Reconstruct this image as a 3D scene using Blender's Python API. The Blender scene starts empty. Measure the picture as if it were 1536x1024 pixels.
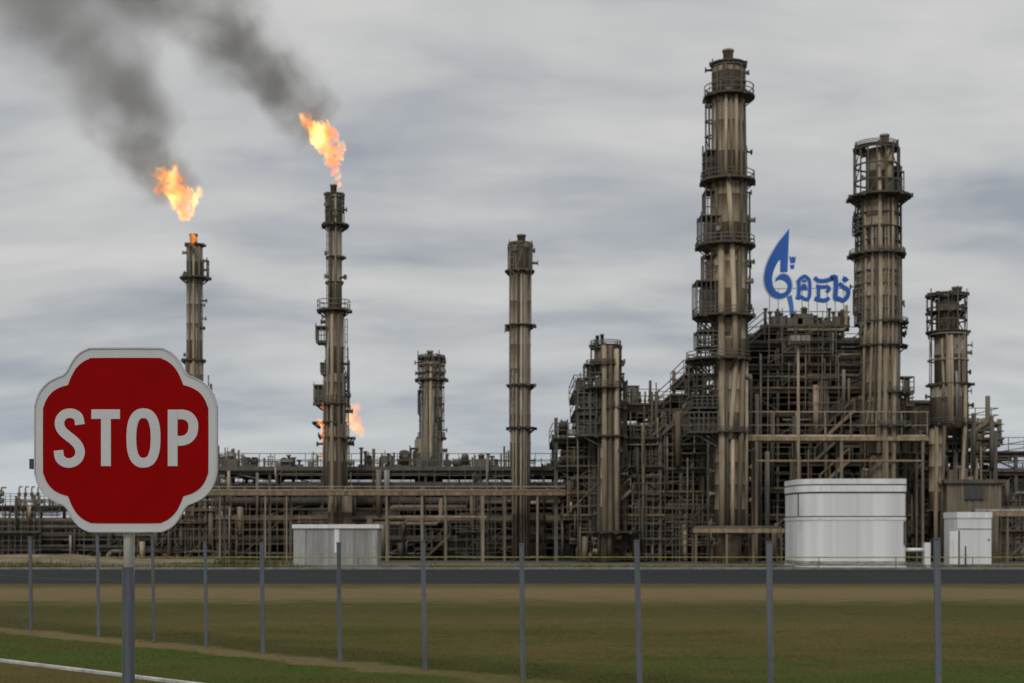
import bpy, bmesh, math, random
from mathutils import Vector, Matrix, noise as mnoise
R = random.Random(7)
scene = bpy.context.scene
COL = scene.collection
F = 2133.0            # focal length in photo pixels (50 mm on a 36 mm sensor, 1536 px wide)
HOR, EYE = 795.0, 2.5
PI = math.pi

def wx(x, D): return (x - 768.0) * D / F
def wz(y, D): return EYE + (HOR - y) * D / F

# ------------------------------------------------------------------ mesh builder
class MB:
    def __init__(s): s.v = []; s.f = []; s.s = []
    def quadbox(s, c8):
        b = len(s.v); s.v += c8
        for q in ((0,3,2,1),(4,5,6,7),(0,1,5,4),(1,2,6,5),(2,3,7,6),(3,0,4,7)):
            s.f.append(tuple(b+i for i in q)); s.s.append(False)
    def box(s, x0, x1, y0, y1, z0, z1):
        s.quadbox([(x0,y0,z0),(x1,y0,z0),(x1,y1,z0),(x0,y1,z0),(x0,y0,z1),(x1,y0,z1),(x1,y1,z1),(x0,y1,z1)])
        return s
    def bar(s, p, q, w, h=None):
        h = h or w
        p = Vector(p); q = Vector(q); d = (q-p)
        if d.length < 1e-6: return s
        d.normalize()
        up = Vector((0,0,1)) if abs(d.z) < .95 else Vector((0,1,0))
        a = d.cross(up).normalized()*w/2; b = a.cross(d).normalized()*h/2
        s.quadbox([tuple(k) for k in (p-a-b, p+a-b, p+a+b, p-a+b, q-a-b, q+a-b, q+a+b, q-a+b)])
        return s
    def tube(s, p, q, r, n=8, r2=None, caps=True):
        return s.path([p, q], r, n, r2=r2, caps=caps)
    def path(s, pts, r, n=8, r2=None, caps=True):
        P = [Vector(p) for p in pts]; b = len(s.v); m = len(P)
        ref = None
        for i, p in enumerate(P):
            if i == 0: t = P[1]-P[0]
            elif i == m-1: t = P[-1]-P[-2]
            else: t = (P[i+1]-p).normalized() + (p-P[i-1]).normalized()
            t = t.normalized() if t.length > 1e-9 else Vector((0,0,1))
            if ref is None: ref = Vector((0,0,1)) if abs(t.z) < .9 else Vector((1,0,0))
            a = ref - t*ref.dot(t)
            if a.length < 1e-4: a = Vector((1,0,0)) - t*t.x
            a.normalize(); ref = a; c = t.cross(a)
            k = 1.0
            if 0 < i < m-1:
                co = max(.5, (P[i+1]-p).normalized().dot(t)); k = 1/co
            rr = (r if r2 is None else r + (r2-r)*i/(m-1))
            for j in range(n):
                w = 2*PI*j/n
                s.v.append(tuple(p + (a*math.cos(w)+c*math.sin(w))*rr*(1 if k == 1 else min(k,1.2))))
        for i in range(m-1):
            for j in range(n):
                s.f.append((b+i*n+j, b+i*n+(j+1)%n, b+(i+1)*n+(j+1)%n, b+(i+1)*n+j)); s.s.append(True)
        if caps:
            s.f.append(tuple(b+j for j in reversed(range(n)))); s.s.append(False)
            s.f.append(tuple(b+(m-1)*n+j for j in range(n))); s.s.append(False)
        return s
    def lathe(s, cx, cy, prof, n=24, smooth=True):
        b = len(s.v); m = len(prof)
        for r, z in prof:
            for j in range(n):
                w = 2*PI*j/n; s.v.append((cx+r*math.cos(w), cy+r*math.sin(w), z))
        for i in range(m-1):
            for j in range(n):
                s.f.append((b+i*n+j, b+i*n+(j+1)%n, b+(i+1)*n+(j+1)%n, b+(i+1)*n+j)); s.s.append(smooth)
        s.f.append(tuple(b+j for j in reversed(range(n)))); s.s.append(False)
        s.f.append(tuple(b+(m-1)*n+j for j in range(n))); s.s.append(False)
        return s
    def ringplate(s, cx, cy, ri, ro, z0, z1, n=28):
        b = len(s.v)
        for r, z in ((ri,z0),(ro,z0),(ro,z1),(ri,z1)):
            for j in range(n):
                w = 2*PI*j/n; s.v.append((cx+r*math.cos(w), cy+r*math.sin(w), z))
        for i in range(4):
            k = (i+1)%4
            for j in range(n):
                s.f.append((b+i*n+j, b+i*n+(j+1)%n, b+k*n+(j+1)%n, b+k*n+j)); s.s.append(False)
        return s
    def prism(s, pts, y0, y1):
        """polygon of (x,z) points extruded from y0 (front) to y1"""
        b = len(s.v); n = len(pts)
        s.v += [(x,y0,z) for x,z in pts] + [(x,y1,z) for x,z in pts]
        s.f.append(tuple(range(b,b+n))); s.s.append(False)
        s.f.append(tuple(reversed(range(b+n,b+2*n)))); s.s.append(False)
        for i in range(n):
            k = (i+1)%n
            s.f.append((b+i, b+n+i, b+n+k, b+k)); s.s.append(False)
        return s
    def hprism(s, pts, z0, z1):
        b = len(s.v); n = len(pts)
        s.v += [(x,y,z0) for x,y in pts] + [(x,y,z1) for x,y in pts]
        s.f.append(tuple(reversed(range(b,b+n)))); s.s.append(False)
        s.f.append(tuple(range(b+n,b+2*n))); s.s.append(False)
        for i in range(n):
            k = (i+1)%n
            s.f.append((b+i, b+k, b+n+k, b+n+i)); s.s.append(False)
        return s
    def ribbon(s, pts, w, y0, y1, closed=False):
        """stroke of width w along (x,z) points, extruded in y"""
        P = [Vector(p) for p in pts]; m = len(P); L = []; Rr = []
        for i, p in enumerate(P):
            a = P[i-1] if (i > 0 or closed) else p
            c = P[(i+1)%m] if (i < m-1 or closed) else p
            t1 = (p-a).normalized() if (p-a).length > 1e-9 else None
            t2 = (c-p).normalized() if (c-p).length > 1e-9 else None
            t = ((t1 or t2)+(t2 or t1)).normalized()
            nn = Vector((-t.y, t.x))
            k = 1.0
            if t1 is not None and t2 is not None: k = min(1.6, 1/max(.4, t.dot(t2)))
            L.append(p+nn*w/2*k); Rr.append(p-nn*w/2*k)
        b = len(s.v)
        for i in range(m):
            s.v += [(L[i].x,y0,L[i].y),(Rr[i].x,y0,Rr[i].y),(L[i].x,y1,L[i].y),(Rr[i].x,y1,Rr[i].y)]
        for i in range(m if closed else m-1):
            a = b+4*i; c = b+4*((i+1)%m)
            for q in ((a,a+1,c+1,c),(a+2,c+2,c+3,a+3),(a,c,c+2,a+2),(a+1,a+3,c+3,c+1)):
                s.f.append(q); s.s.append(False)
        if not closed:
            s.f.append((b,b+2,b+3,b+1)); s.s.append(False)
            e = b+4*(m-1); s.f.append((e,e+1,e+3,e+2)); s.s.append(False)
        return s
    def build(s, name, mat, parent=None, fix=False):
        me = bpy.data.meshes.new(name)
        o = Vector(parent_world(parent)) if parent is not None else Vector((0,0,0))
        me.from_pydata([(x-o.x, y-o.y, z-o.z) for x,y,z in s.v], [], s.f)
        me.polygons.foreach_set('use_smooth', s.s)
        if fix:
            bm = bmesh.new(); bm.from_mesh(me); bmesh.ops.recalc_face_normals(bm, faces=bm.faces); bm.to_mesh(me); bm.free()
        me.materials.append(mat); me.update()
        ob = bpy.data.objects.new(name, me); COL.objects.link(ob)
        if parent is not None: ob.parent = parent
        return ob

ORI = {}
def parent_world(p):
    q = p; tot = Vector((0,0,0))
    while q is not None: tot += Vector(q.location); q = q.parent
    return tot

def tag(o, label, cat, group=None, kind=None):
    o['label'] = label
    if cat: o['category'] = cat
    if group: o['group'] = group
    if kind: o['kind'] = kind
    return o
def thing(name, label, cat, loc=(0,0,0), group=None):
    o = bpy.data.objects.new(name, None); COL.objects.link(o); o.location = loc
    o.empty_display_size = .2
    return tag(o, label, cat, group)
def structure_kind(o, label=None):
    o['kind'] = 'structure'
    if label: o['label'] = label
    return o
KIDS = {}
def dup(root, loc, rz, sc, label, group):
    r = root.copy(); COL.objects.link(r); r.location = loc; r.rotation_euler = (0,0,rz); r.scale = sc
    r['label'] = label; r['group'] = group
    for ch in list(root.children):
        c = ch.copy(); COL.objects.link(c); c.parent = r
        for g in list(ch.children):
            d = g.copy(); COL.objects.link(d); d.parent = c
    return r

# ------------------------------------------------------------------ materials
def newmat(name):
    m = bpy.data.materials.new(name); m.use_nodes = True
    nt = m.node_tree; bs = nt.nodes['Principled BSDF']
    return m, nt, bs, nt.nodes['Material Output']
def N(nt, t, **kw):
    n = nt.nodes.new(t)
    for k, v in kw.items():
        if k in ('inputs',):
            for a, b in v.items(): n.inputs[a].default_value = b
        else: setattr(n, k, v)
    return n
def ramp(nt, fac, stops):
    r = nt.nodes.new('ShaderNodeValToRGB')
    el = r.color_ramp.elements
    while len(el) < len(stops): el.new(.5)
    for e, (p, c) in zip(el, stops):
        e.position = p; e.color = (*c, 1) if len(c) == 3 else c
    nt.links.new(fac, r.inputs['Fac']); return r.outputs['Color']
def math_(nt, op, a, b=None, c=None, clamp=False):
    n = nt.nodes.new('ShaderNodeMath'); n.operation = op; n.use_clamp = clamp
    for i, x in enumerate((a, b, c)):
        if x is None: continue
        if isinstance(x, (int, float)): n.inputs[i].default_value = x
        else: nt.links.new(x, n.inputs[i])
    return n.outputs[0]
def mixc(nt, fac, a, b, blend='MIX'):
    n = nt.nodes.new('ShaderNodeMix'); n.data_type = 'RGBA'; n.blend_type = blend
    for i, x in ((0, fac), (6, a), (7, b)):
        if isinstance(x, (int, float)): n.inputs[i].default_value = x
        elif isinstance(x, tuple): n.inputs[i].default_value = (*x, 1) if len(x) == 3 else x
        else: nt.links.new(x, n.inputs[i])
    return n.outputs[2]
def noise(nt, vec, scale, detail=4, rough=.55, dist=0):
    n = N(nt, 'ShaderNodeTexNoise'); n.inputs['Scale'].default_value = scale; n.inputs['Detail'].default_value = detail
    n.inputs['Roughness'].default_value = rough; n.inputs['Distortion'].default_value = dist
    nt.links.new(vec, n.inputs['Vector']); return n.outputs['Fac']
def mapping(nt, vec, scale=(1,1,1), loc=(0,0,0), rot=(0,0,0)):
    n = N(nt, 'ShaderNodeMapping'); n.inputs['Scale'].default_value = scale; n.inputs['Location'].default_value = loc; n.inputs['Rotation'].default_value = rot
    nt.links.new(vec, n.inputs['Vector']); return n.outputs['Vector']

def weathered(name, base, dark, rust, rough=.7, metal=0.0, streak=1.0, amount=.5, var=.5, vs=(1.6,1.6,.12)):
    """painted/galvanised steel with run-down streaks, rust patches; each object varies a little"""
    m, nt, bs, out = newmat(name)
    tc = N(nt, 'ShaderNodeTexCoord'); oi = N(nt, 'ShaderNodeObjectInfo')
    off = N(nt, 'ShaderNodeVectorMath', operation='SCALE'); off.inputs[0].default_value = (31, 17, 7)
    nt.links.new(oi.outputs['Random'], off.inputs['Scale'])
    add = N(nt, 'ShaderNodeVectorMath', operation='ADD'); nt.links.new(tc.outputs['Object'], add.inputs[0]); nt.links.new(off.outputs[0], add.inputs[1])
    v = add.outputs[0]
    s1 = noise(nt, mapping(nt, v, vs), 2.2*streak, 6, .65)
    s2 = noise(nt, v, .9, 5, .6)
    s3 = noise(nt, mapping(nt, v, (5,5,.35)), 2.0, 3, .6)
    c = mixc(nt, ramp(nt, s1, [(.36,(0,0,0)),(.62,(1,1,1))]), dark, base)
    rf = math_(nt, 'MULTIPLY', ramp(nt, s2, [(.5,(0,0,0)),(.68,(1,1,1))]), amount)
    c = mixc(nt, rf, c, rust)
    c = mixc(nt, math_(nt, 'MULTIPLY', ramp(nt, s3, [(.33,(1,1,1)),(.48,(0,0,0))]), .32), c, tuple(k*.45 for k in dark))
    f = math_(nt, 'MULTIPLY_ADD', oi.outputs['Random'], var, 1-var*.6)
    cc = N(nt, 'ShaderNodeVectorMath', operation='SCALE'); nt.links.new(c, cc.inputs[0]); nt.links.new(f, cc.inputs['Scale'])
    nt.links.new(cc.outputs[0], bs.inputs['Base Color'])
    bs.inputs['Roughness'].default_value = rough; bs.inputs['Metallic'].default_value = metal
    bs.inputs['Specular IOR Level'].default_value = .3
    bp = N(nt, 'ShaderNodeBump'); bp.inputs['Strength'].default_value = .25; bp.inputs['Distance'].default_value = .05
    nt.links.new(s3, bp.inputs['Height']); nt.links.new(bp.outputs[0], bs.inputs['Normal'])
    return m

M = {}
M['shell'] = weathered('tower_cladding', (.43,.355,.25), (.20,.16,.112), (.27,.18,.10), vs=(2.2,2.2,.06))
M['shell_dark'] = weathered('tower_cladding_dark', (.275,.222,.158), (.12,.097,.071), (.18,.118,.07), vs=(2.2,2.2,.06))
M['shell_grey'] = weathered('tower_cladding_grey', (.38,.335,.26), (.185,.16,.122), (.25,.19,.12), vs=(2.2,2.2,.06))
M['pipe_tan'] = weathered('insulated_pipe_tan', (.48,.395,.275), (.27,.215,.145), (.28,.19,.105), vs=(2,2,.1))
M['pipe_brown'] = weathered('pipe_brown', (.22,.178,.125), (.12,.098,.074), (.17,.105,.06))
M['pipe_grey'] = weathered('pipe_grey', (.30,.29,.26), (.14,.13,.11), (.2,.15,.1))
M['pipe_dark'] = weathered('pipe_dark', (.12,.105,.085), (.06,.053,.044), (.11,.07,.04))
M['steel'] = weathered('structural_steel', (.155,.138,.112), (.08,.072,.06), (.14,.092,.058))
M['steel_dark'] = weathered('structural_steel_dark', (.11,.10,.085), (.062,.057,.049), (.10,.072,.05))
M['steel_tan'] = weathered('structural_steel_tan', (.34,.26,.165), (.17,.125,.08), (.24,.13,.06))
M['deck'] = weathered('deck_grating', (.10,.088,.07), (.05,.044,.036), (.09,.06,.035), vs=(1,1,1))
M['deck_tan'] = weathered('deck_fascia_tan', (.27,.215,.145), (.14,.11,.075), (.2,.12,.06), vs=(.3,1,1))
M['rail'] = weathered('handrail_steel', (.155,.14,.115), (.085,.076,.063), (.13,.085,.055))
M['steel_mid'] = weathered('structural_steel_mid', (.25,.205,.145), (.14,.115,.085), (.2,.13,.075))
M['rail_tan'] = weathered('handrail_steel_tan', (.36,.31,.23), (.2,.16,.11), (.24,.15,.08))
M['vessel'] = weathered('vessel_paint', (.23,.20,.155), (.115,.10,.078), (.17,.11,.065))
M['vessel_grey'] = weathered('vessel_paint_grey', (.27,.255,.22), (.13,.12,.1), (.19,.13,.08))
M['vessel_dark'] = weathered('vessel_paint_dark', (.115,.10,.083), (.06,.053,.045), (.10,.065,.04))
M['clad'] = weathered('dark_backing_cladding', (.062,.054,.044), (.034,.03,.025), (.07,.05,.032), vs=(1.2,1.2,.15))  # dark fill for the added backing halls, standing in for deep shade
M['clad_tan'] = weathered('corrugated_cladding_tan', (.21,.175,.13), (.12,.10,.075), (.17,.11,.065))
def tankpaint(name, c1, c2):
    m, nt, bs, out = newmat(name)
    tc = N(nt, 'ShaderNodeTexCoord')
    a = noise(nt, mapping(nt, tc.outputs['Object'], (.7,.7,.004)), 1.0, 3, .5); b = noise(nt, mapping(nt, tc.outputs['Object'], (3,3,.01)), 1.0, 4, .6)  # broad vertical bands: soft reflections painted into the white colour
    f = math_(nt, 'MULTIPLY_ADD', a, .8, math_(nt, 'MULTIPLY', b, .2))
    nt.links.new(ramp(nt, f, [(.38,c2),(.60,c1)]), bs.inputs['Base Color']); bs.inputs['Roughness'].default_value = .5; bs.inputs['Specular IOR Level'].default_value = .3
    return m
M['white'] = tankpaint('white_paint_reflection_bands', (.76,.76,.76), (.56,.56,.565))
M['white_trim'] = weathered('white_trim_paint', (.78,.78,.77), (.66,.66,.65), (.58,.54,.46), rough=.45, amount=.25, var=.0)
M['shed'] = weathered('shed_panel_grey', (.36,.36,.35), (.23,.225,.215), (.22,.18,.13), rough=.6, amount=.35, var=.15, vs=(.9,.9,.05))
M['seam'] = weathered('dark_seam_strip', (.09,.09,.09), (.05,.05,.05), (.08,.06,.05))
M['plinth'] = weathered('stained_concrete', (.34,.33,.30), (.13,.125,.11), (.2,.17,.12), rough=.9, vs=(.6,.6,1.5))
M['yellow'] = weathered('yellow_rail_paint', (.27,.235,.035), (.15,.135,.03), (.16,.1,.04), amount=.3)
M['post'] = weathered('fence_post_paint', (.125,.138,.155), (.085,.095,.11), (.08,.07,.06), rough=.7, amount=.2, var=.25)
M['galv'] = weathered('galvanised_sleeve', (.86,.88,.91), (.70,.72,.75), (.6,.6,.58), rough=.5, amount=.3, var=.0, vs=(8,8,.8))
M['polegrey'] = weathered('sign_pole_grey_paint', (.052,.058,.067), (.032,.036,.042), (.055,.052,.048), rough=.55, amount=.2, var=.0, vs=(8,8,.8))
M['nearkerb'] = weathered('white_kerb_paint', (.50,.49,.47), (.27,.265,.25), (.22,.2,.15), rough=.9, vs=(.8,.8,1))
M['kerb'] = weathered('painted_kerb', (.26,.25,.235), (.17,.165,.15), (.16,.14,.11), rough=.9, vs=(.8,.8,1))

def plain(name, col, rough=.5, scale=6, vary=.12, spec=.4):
    m, nt, bs, out = newmat(name)
    tc = N(nt, 'ShaderNodeTexCoord')
    n1 = noise(nt, tc.outputs['Object'], scale, 5, .6)
    a = tuple(k*(1-vary) for k in col); b = tuple(min(1,k*(1+vary)) for k in col)
    nt.links.new(ramp(nt, n1, [(.35,a),(.65,b)]), bs.inputs['Base Color'])
    nt.links.new(math_(nt, 'MULTIPLY_ADD', n1, .25, rough-.12), bs.inputs['Roughness'])
    bs.inputs['Specular IOR Level'].default_value = spec
    return m
M['red'] = plain('sign_red_sheet', (.25,.0,.0005), .5, 5, .06, .06)
M['signwhite'] = plain('sign_white_sheet', (.51,.52,.53), .5, 5, .04, .1)
M['signback'] = plain('sign_rim_metal', (.42,.43,.44), .45, 8, .08)
M['blue'] = plain('logo_blue_enamel', (.032,.135,.52), .45, .8, .08)
M['bluepale'] = plain('logo_pale_edge', (.66,.72,.80), .5, .8, .05)
M['bluelight'] = plain('logo_light_blue_enamel', (.06,.20,.55), .45, .8, .12)

# ------------------------------------------------------------------ camera
cam = bpy.data.cameras.new('camera'); co = bpy.data.objects.new('camera', cam); COL.objects.link(co)
cam.lens = 50; cam.sensor_width = 36; cam.sensor_fit = 'HORIZONTAL'
co.location = (0,0,EYE); co.rotation_euler = (PI/2,0,0)
cam.shift_y = (HOR-512)/1536.0
cam.clip_end = 20000; cam.clip_start = .1
cam.dof.use_dof = True; cam.dof.focus_distance = 6.3; cam.dof.aperture_fstop = 7.0
scene.camera = co

# ------------------------------------------------------------------ sky and light
SUN_EL, SUN_AZ = math.radians(42), math.radians(198)     # azimuth clockwise from +Y: behind the camera
w = bpy.data.worlds.new('World'); scene.world = w; w.use_nodes = True
nt = w.node_tree; bg = nt.nodes['Background']
sky = N(nt, 'ShaderNodeTexSky', sky_type='NISHITA'); sky.sun_disc = False
sky.sun_elevation = SUN_EL; sky.sun_rotation = SUN_AZ; sky.dust_density = 3
tc = N(nt, 'ShaderNodeTexCoord'); sep = N(nt, 'ShaderNodeSeparateXYZ'); nt.links.new(tc.outputs['Generated'], sep.inputs[0])
z = math_(nt, 'MAXIMUM', sep.outputs['Z'], 0.0)
den = math_(nt, 'ADD', z, .34)
cx_ = math_(nt, 'DIVIDE', sep.outputs['X'], den); cy_ = math_(nt, 'DIVIDE', sep.outputs['Y'], den)
cmb = N(nt, 'ShaderNodeCombineXYZ'); nt.links.new(cx_, cmb.inputs[0]); nt.links.new(cy_, cmb.inputs[1])
warp = N(nt, 'ShaderNodeTexNoise'); warp.inputs['Scale'].default_value = 2.2; warp.inputs['Detail'].default_value = 3
nt.links.new(cmb.outputs[0], warp.inputs['Vector'])
wv = N(nt, 'ShaderNodeVectorMath', operation='MULTIPLY_ADD'); nt.links.new(warp.outputs['Color'], wv.inputs[0])
wv.inputs[1].default_value = (.30,.13,0); nt.links.new(cmb.outputs[0], wv.inputs[2])
n1 = noise(nt, mapping(nt, wv.outputs[0], (1.7,3.8,1), (3.1,1.7,0), (0,0,.06)), 1.0, 4, .5)
n2 = noise(nt, mapping(nt, wv.outputs[0], (2.6,6.5,1), (7.3,4.2,0), (0,0,.03)), 1.3, 4, .5)
n3 = noise(nt, mapping(nt, wv.outputs[0], (3.4,8.0,1), (1.3,9.2,0)), 1.0, 5, .55)
nn = math_(nt, 'MULTIPLY_ADD', n3, .20, math_(nt, 'MULTIPLY_ADD', n2, .22, math_(nt, 'MULTIPLY', n1, .64)))
cloud = ramp(nt, nn, [(.41,(.312,.334,.370)),(.475,(.400,.417,.440)),(.54,(.490,.497,.498)),(.64,(.585,.582,.568))])
# a cloud deck is brighter overhead than near the horizon
up = N(nt, 'ShaderNodeMapRange', interpolation_type='SMOOTHSTEP'); nt.links.new(z, up.inputs[0])
for i, x in enumerate((.36, 1.0, 1.0, 2.3)): up.inputs[i+1].default_value = x
sc_ = N(nt, 'ShaderNodeVectorMath', operation='SCALE'); nt.links.new(cloud, sc_.inputs[0]); nt.links.new(up.outputs[0], sc_.inputs['Scale'])
sk = N(nt, 'ShaderNodeVectorMath', operation='SCALE'); nt.links.new(sky.outputs[0], sk.inputs[0]); sk.inputs['Scale'].default_value = .06
low = N(nt, 'ShaderNodeMapRange', interpolation_type='SMOOTHSTEP'); nt.links.new(z, low.inputs[0])
for i, x in enumerate((0, .17, 1, 0)): low.inputs[i+1].default_value = x
tint = mixc(nt, low.outputs[0], (1,1,1), (.90,.97,1.03))
tn = N(nt, 'ShaderNodeVectorMath', operation='MULTIPLY'); nt.links.new(sc_.outputs[0], tn.inputs[0]); nt.links.new(tint, tn.inputs[1]); sc_ = tn
full = mixc(nt, .92, sk.outputs[0], sc_.outputs[0])
# Background strength 0.1: the cloud deck's radiance is expressed on the same scale as the Nishita sky
s10 = N(nt, 'ShaderNodeVectorMath', operation='SCALE'); nt.links.new(full, s10.inputs[0]); s10.inputs['Scale'].default_value = 10
nt.links.new(s10.outputs[0], bg.inputs['Color']); bg.inputs['Strength'].default_value = .1
sun = bpy.data.lights.new('sun', 'SUN'); sun.energy = .9; sun.angle = math.radians(14); sun.color = (1,.96,.9)
so = bpy.data.objects.new('sun', sun); COL.objects.link(so)
sd = Vector((math.sin(SUN_AZ)*math.cos(SUN_EL), math.cos(SUN_AZ)*math.cos(SUN_EL), math.sin(SUN_EL)))
so.rotation_euler = sd.to_track_quat('Z','Y').to_euler()
scene.view_settings.view_transform = 'Standard'; scene.view_settings.look = 'None'
scene.view_settings.exposure = 0.15

# ------------------------------------------------------------------ ground
FP0 = Vector((.19, 23.9)); FD = Vector((12.2, -11.6)).normalized(); FN = Vector((-FD.y, FD.x))   # fence line; FN points to the field
def ground_material(name, blade=False):
    m, nt, bs, out = newmat(name)
    geo = N(nt, 'ShaderNodeNewGeometry'); p = geo.outputs['Position']
    sp = N(nt, 'ShaderNodeSeparateXYZ'); nt.links.new(p, sp.inputs[0])
    dd = N(nt, 'ShaderNodeVectorMath', operation='DOT_PRODUCT'); dd.inputs[1].default_value = (FN.x, FN.y, 0); nt.links.new(p, dd.inputs[0])
    d0 = math_(nt, 'SUBTRACT', dd.outputs['Value'], FN.dot(FP0))
    flat = mapping(nt, p, (1,1,0))
    big = noise(nt, mapping(nt, p, (.09,.16,0)), 1.0, 5, .6)
    mid = noise(nt, mapping(nt, p, (.5,.8,0)), 1.0, 5, .6)
    fine = noise(nt, mapping(nt, p, (4,6,0)), 1.0, 4, .6)
    d = math_(nt, 'ADD', d0, math_(nt, 'MULTIPLY', math_(nt, 'SUBTRACT', mid, .5), 1.6))
    y = math_(nt, 'ADD', sp.outputs['Y'], math_(nt, 'MULTIPLY', math_(nt, 'SUBTRACT', mid, .5), 11.0))
    olive, brown, tan, green, dkol = (.054,.053,.008), (.082,.062,.018), (.138,.102,.048), (.038,.061,.006), (.035,.036,.006)
    mixf = ramp(nt, math_(nt, 'MULTIPLY_ADD', big, .62, math_(nt, 'MULTIPLY', mid, .38)), [(.42,(0,0,0)),(.57,(1,1,1))])
    field = mixc(nt, mixf, olive, brown)
    # green foot of the field, near the fence
    nearf = N(nt, 'ShaderNodeMapRange', interpolation_type='SMOOTHSTEP'); nt.links.new(y, nearf.inputs[0])
    for i, x in enumerate((24.5, 30, .75, 0)): nearf.inputs[i+1].default_value = x
    field = mixc(nt, nearf.outputs[0], field, mixc(nt, mixf, green, olive))
    def band(val, a, b, c, e):
        r1 = N(nt, 'ShaderNodeMapRange', interpolation_type='SMOOTHSTEP'); nt.links.new(val, r1.inputs[0])
        for i, x in enumerate((a, b, 0, 1)): r1.inputs[i+1].default_value = x
        r2 = N(nt, 'ShaderNodeMapRange', interpolation_type='SMOOTHSTEP'); nt.links.new(val, r2.inputs[0])
        for i, x in enumerate((c, e, 1, 0)): r2.inputs[i+1].default_value = x
        return math_(nt, 'MULTIPLY', r1.outputs[0], r2.outputs[0])
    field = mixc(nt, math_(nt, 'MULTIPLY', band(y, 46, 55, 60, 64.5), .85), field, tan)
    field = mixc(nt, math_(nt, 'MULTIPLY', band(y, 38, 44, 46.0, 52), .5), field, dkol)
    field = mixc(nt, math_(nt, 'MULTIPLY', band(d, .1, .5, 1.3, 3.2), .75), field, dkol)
    verge = mixc(nt, mixf, green, olive)
    side = math_(nt, 'LESS_THAN', d, 0.0)
    c = mixc(nt, side, field, verge)
    fx = N(nt, 'ShaderNodeMapRange', interpolation_type='SMOOTHSTEP'); nt.links.new(sp.outputs['X'], fx.inputs[0])
    for i, x in enumerate((-4.5, 2.5, .85, .2)): fx.inputs[i+1].default_value = x
    c = mixc(nt, math_(nt, 'MULTIPLY', band(d, -1.0, -.65, -.05, .25), fx.outputs[0]), c, tan)
    # bare brown ground on the near side of the white kerb
    c = mixc(nt, math_(nt, 'MULTIPLY', band(d0, -40, -39.5, -4.6, -4.45), .8), c, brown)
    fs = N(nt, 'ShaderNodeVectorMath', operation='SCALE'); nt.links.new(c, fs.inputs[0])
    nt.links.new(math_(nt, 'MULTIPLY_ADD', fine, .5 if not blade else .3, .75 if not blade else 1.0), fs.inputs['Scale'])
    nt.links.new(fs.outputs[0], bs.inputs['Base Color'])
    bs.inputs['Roughness'].default_value = .95; bs.inputs['Specular IOR Level'].default_value = .1
    if not blade:
        bp = N(nt, 'ShaderNodeBump'); bp.inputs['Strength'].default_value = .6; bp.inputs['Distance'].default_value = .06
        nt.links.new(fine, bp.inputs['Height']); nt.links.new(bp.outputs[0], bs.inputs['Normal'])
    return m
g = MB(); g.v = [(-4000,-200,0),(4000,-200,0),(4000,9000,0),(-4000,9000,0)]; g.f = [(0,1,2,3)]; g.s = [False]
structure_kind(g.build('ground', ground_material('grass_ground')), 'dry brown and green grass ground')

def asphalt(name, col, scale=3):
    m, nt, bs, out = newmat(name)
    geo = N(nt, 'ShaderNodeNewGeometry')
    a = noise(nt, mapping(nt, geo.outputs['Position'], (.06,.5,0)), 1, 5, .6); b = noise(nt, geo.outputs['Position'], scale*4, 3, .7)
    f = math_(nt, 'MULTIPLY_ADD', a, .6, math_(nt, 'MULTIPLY', b, .5))
    nt.links.new(ramp(nt, f, [(.3,tuple(k*.72 for k in col)),(.75,tuple(k*1.3 for k in col))]), bs.inputs['Base Color'])
    bs.inputs['Roughness'].default_value = 1; bs.inputs['Specular IOR Level'].default_value = .05
    return m
rd = MB().box(-900,900,67.0,91.6,-.05,.004)
structure_kind(rd.build('road', asphalt('road_asphalt', (.026,.0275,.028))), 'dark asphalt road')
kb = MB().box(-900,900,91.6,91.95,-.05,.14)
structure_kind(kb.build('far_kerb', M['kerb']), 'pale concrete kerb along the far side of the road')
# plant yard: earth and weeds at left, grey gravel under the plant
def yard_mat():
    m, nt, bs, out = newmat('plant_yard_ground')
    geo = N(nt, 'ShaderNodeNewGeometry'); p = geo.outputs['Position']
    sp = N(nt, 'ShaderNodeSeparateXYZ'); nt.links.new(p, sp.inputs[0])
    a = noise(nt, mapping(nt, p, (.12,.3,0)), 1, 6, .65); b = noise(nt, p, 5, 4, .6)
    left = N(nt, 'ShaderNodeMapRange', interpolation_type='SMOOTHSTEP'); nt.links.new(math_(nt, 'MULTIPLY_ADD', a, 12, sp.outputs['X']), left.inputs[0])
    for i, x in enumerate((-22, -8, 1, 0)): left.inputs[i+1].default_value = x
    far = N(nt, 'ShaderNodeMapRange', interpolation_type='SMOOTHSTEP'); nt.links.new(math_(nt, 'MULTIPLY_ADD', a, 10, sp.outputs['Y']), far.inputs[0])
    for i, x in enumerate((110, 122, 0, 1)): far.inputs[i+1].default_value = x
    weeds = ramp(nt, a, [(.38,(.035,.045,.012)),(.62,(.085,.08,.025))])
    earth = ramp(nt, a, [(.38,(.15,.115,.075)),(.62,(.26,.21,.145))])
    grav = ramp(nt, math_(nt, 'MULTIPLY_ADD', b, .5, math_(nt, 'MULTIPLY', a, .5)), [(.35,(.055,.05,.042)),(.65,(.12,.11,.09))])
    c = mixc(nt, left.outputs[0], mixc(nt, .25, grav, weeds), mixc(nt, far.outputs[0], weeds, earth))
    nt.links.new(c, bs.inputs['Base Color']); bs.inputs['Roughness'].default_value = .95
    return m
yd = MB().box(-400,400,91.95,260,-.05,.006)
structure_kind(yd.build('plant_yard', yard_mat()), 'gravel and weedy earth yard of the plant')
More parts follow.
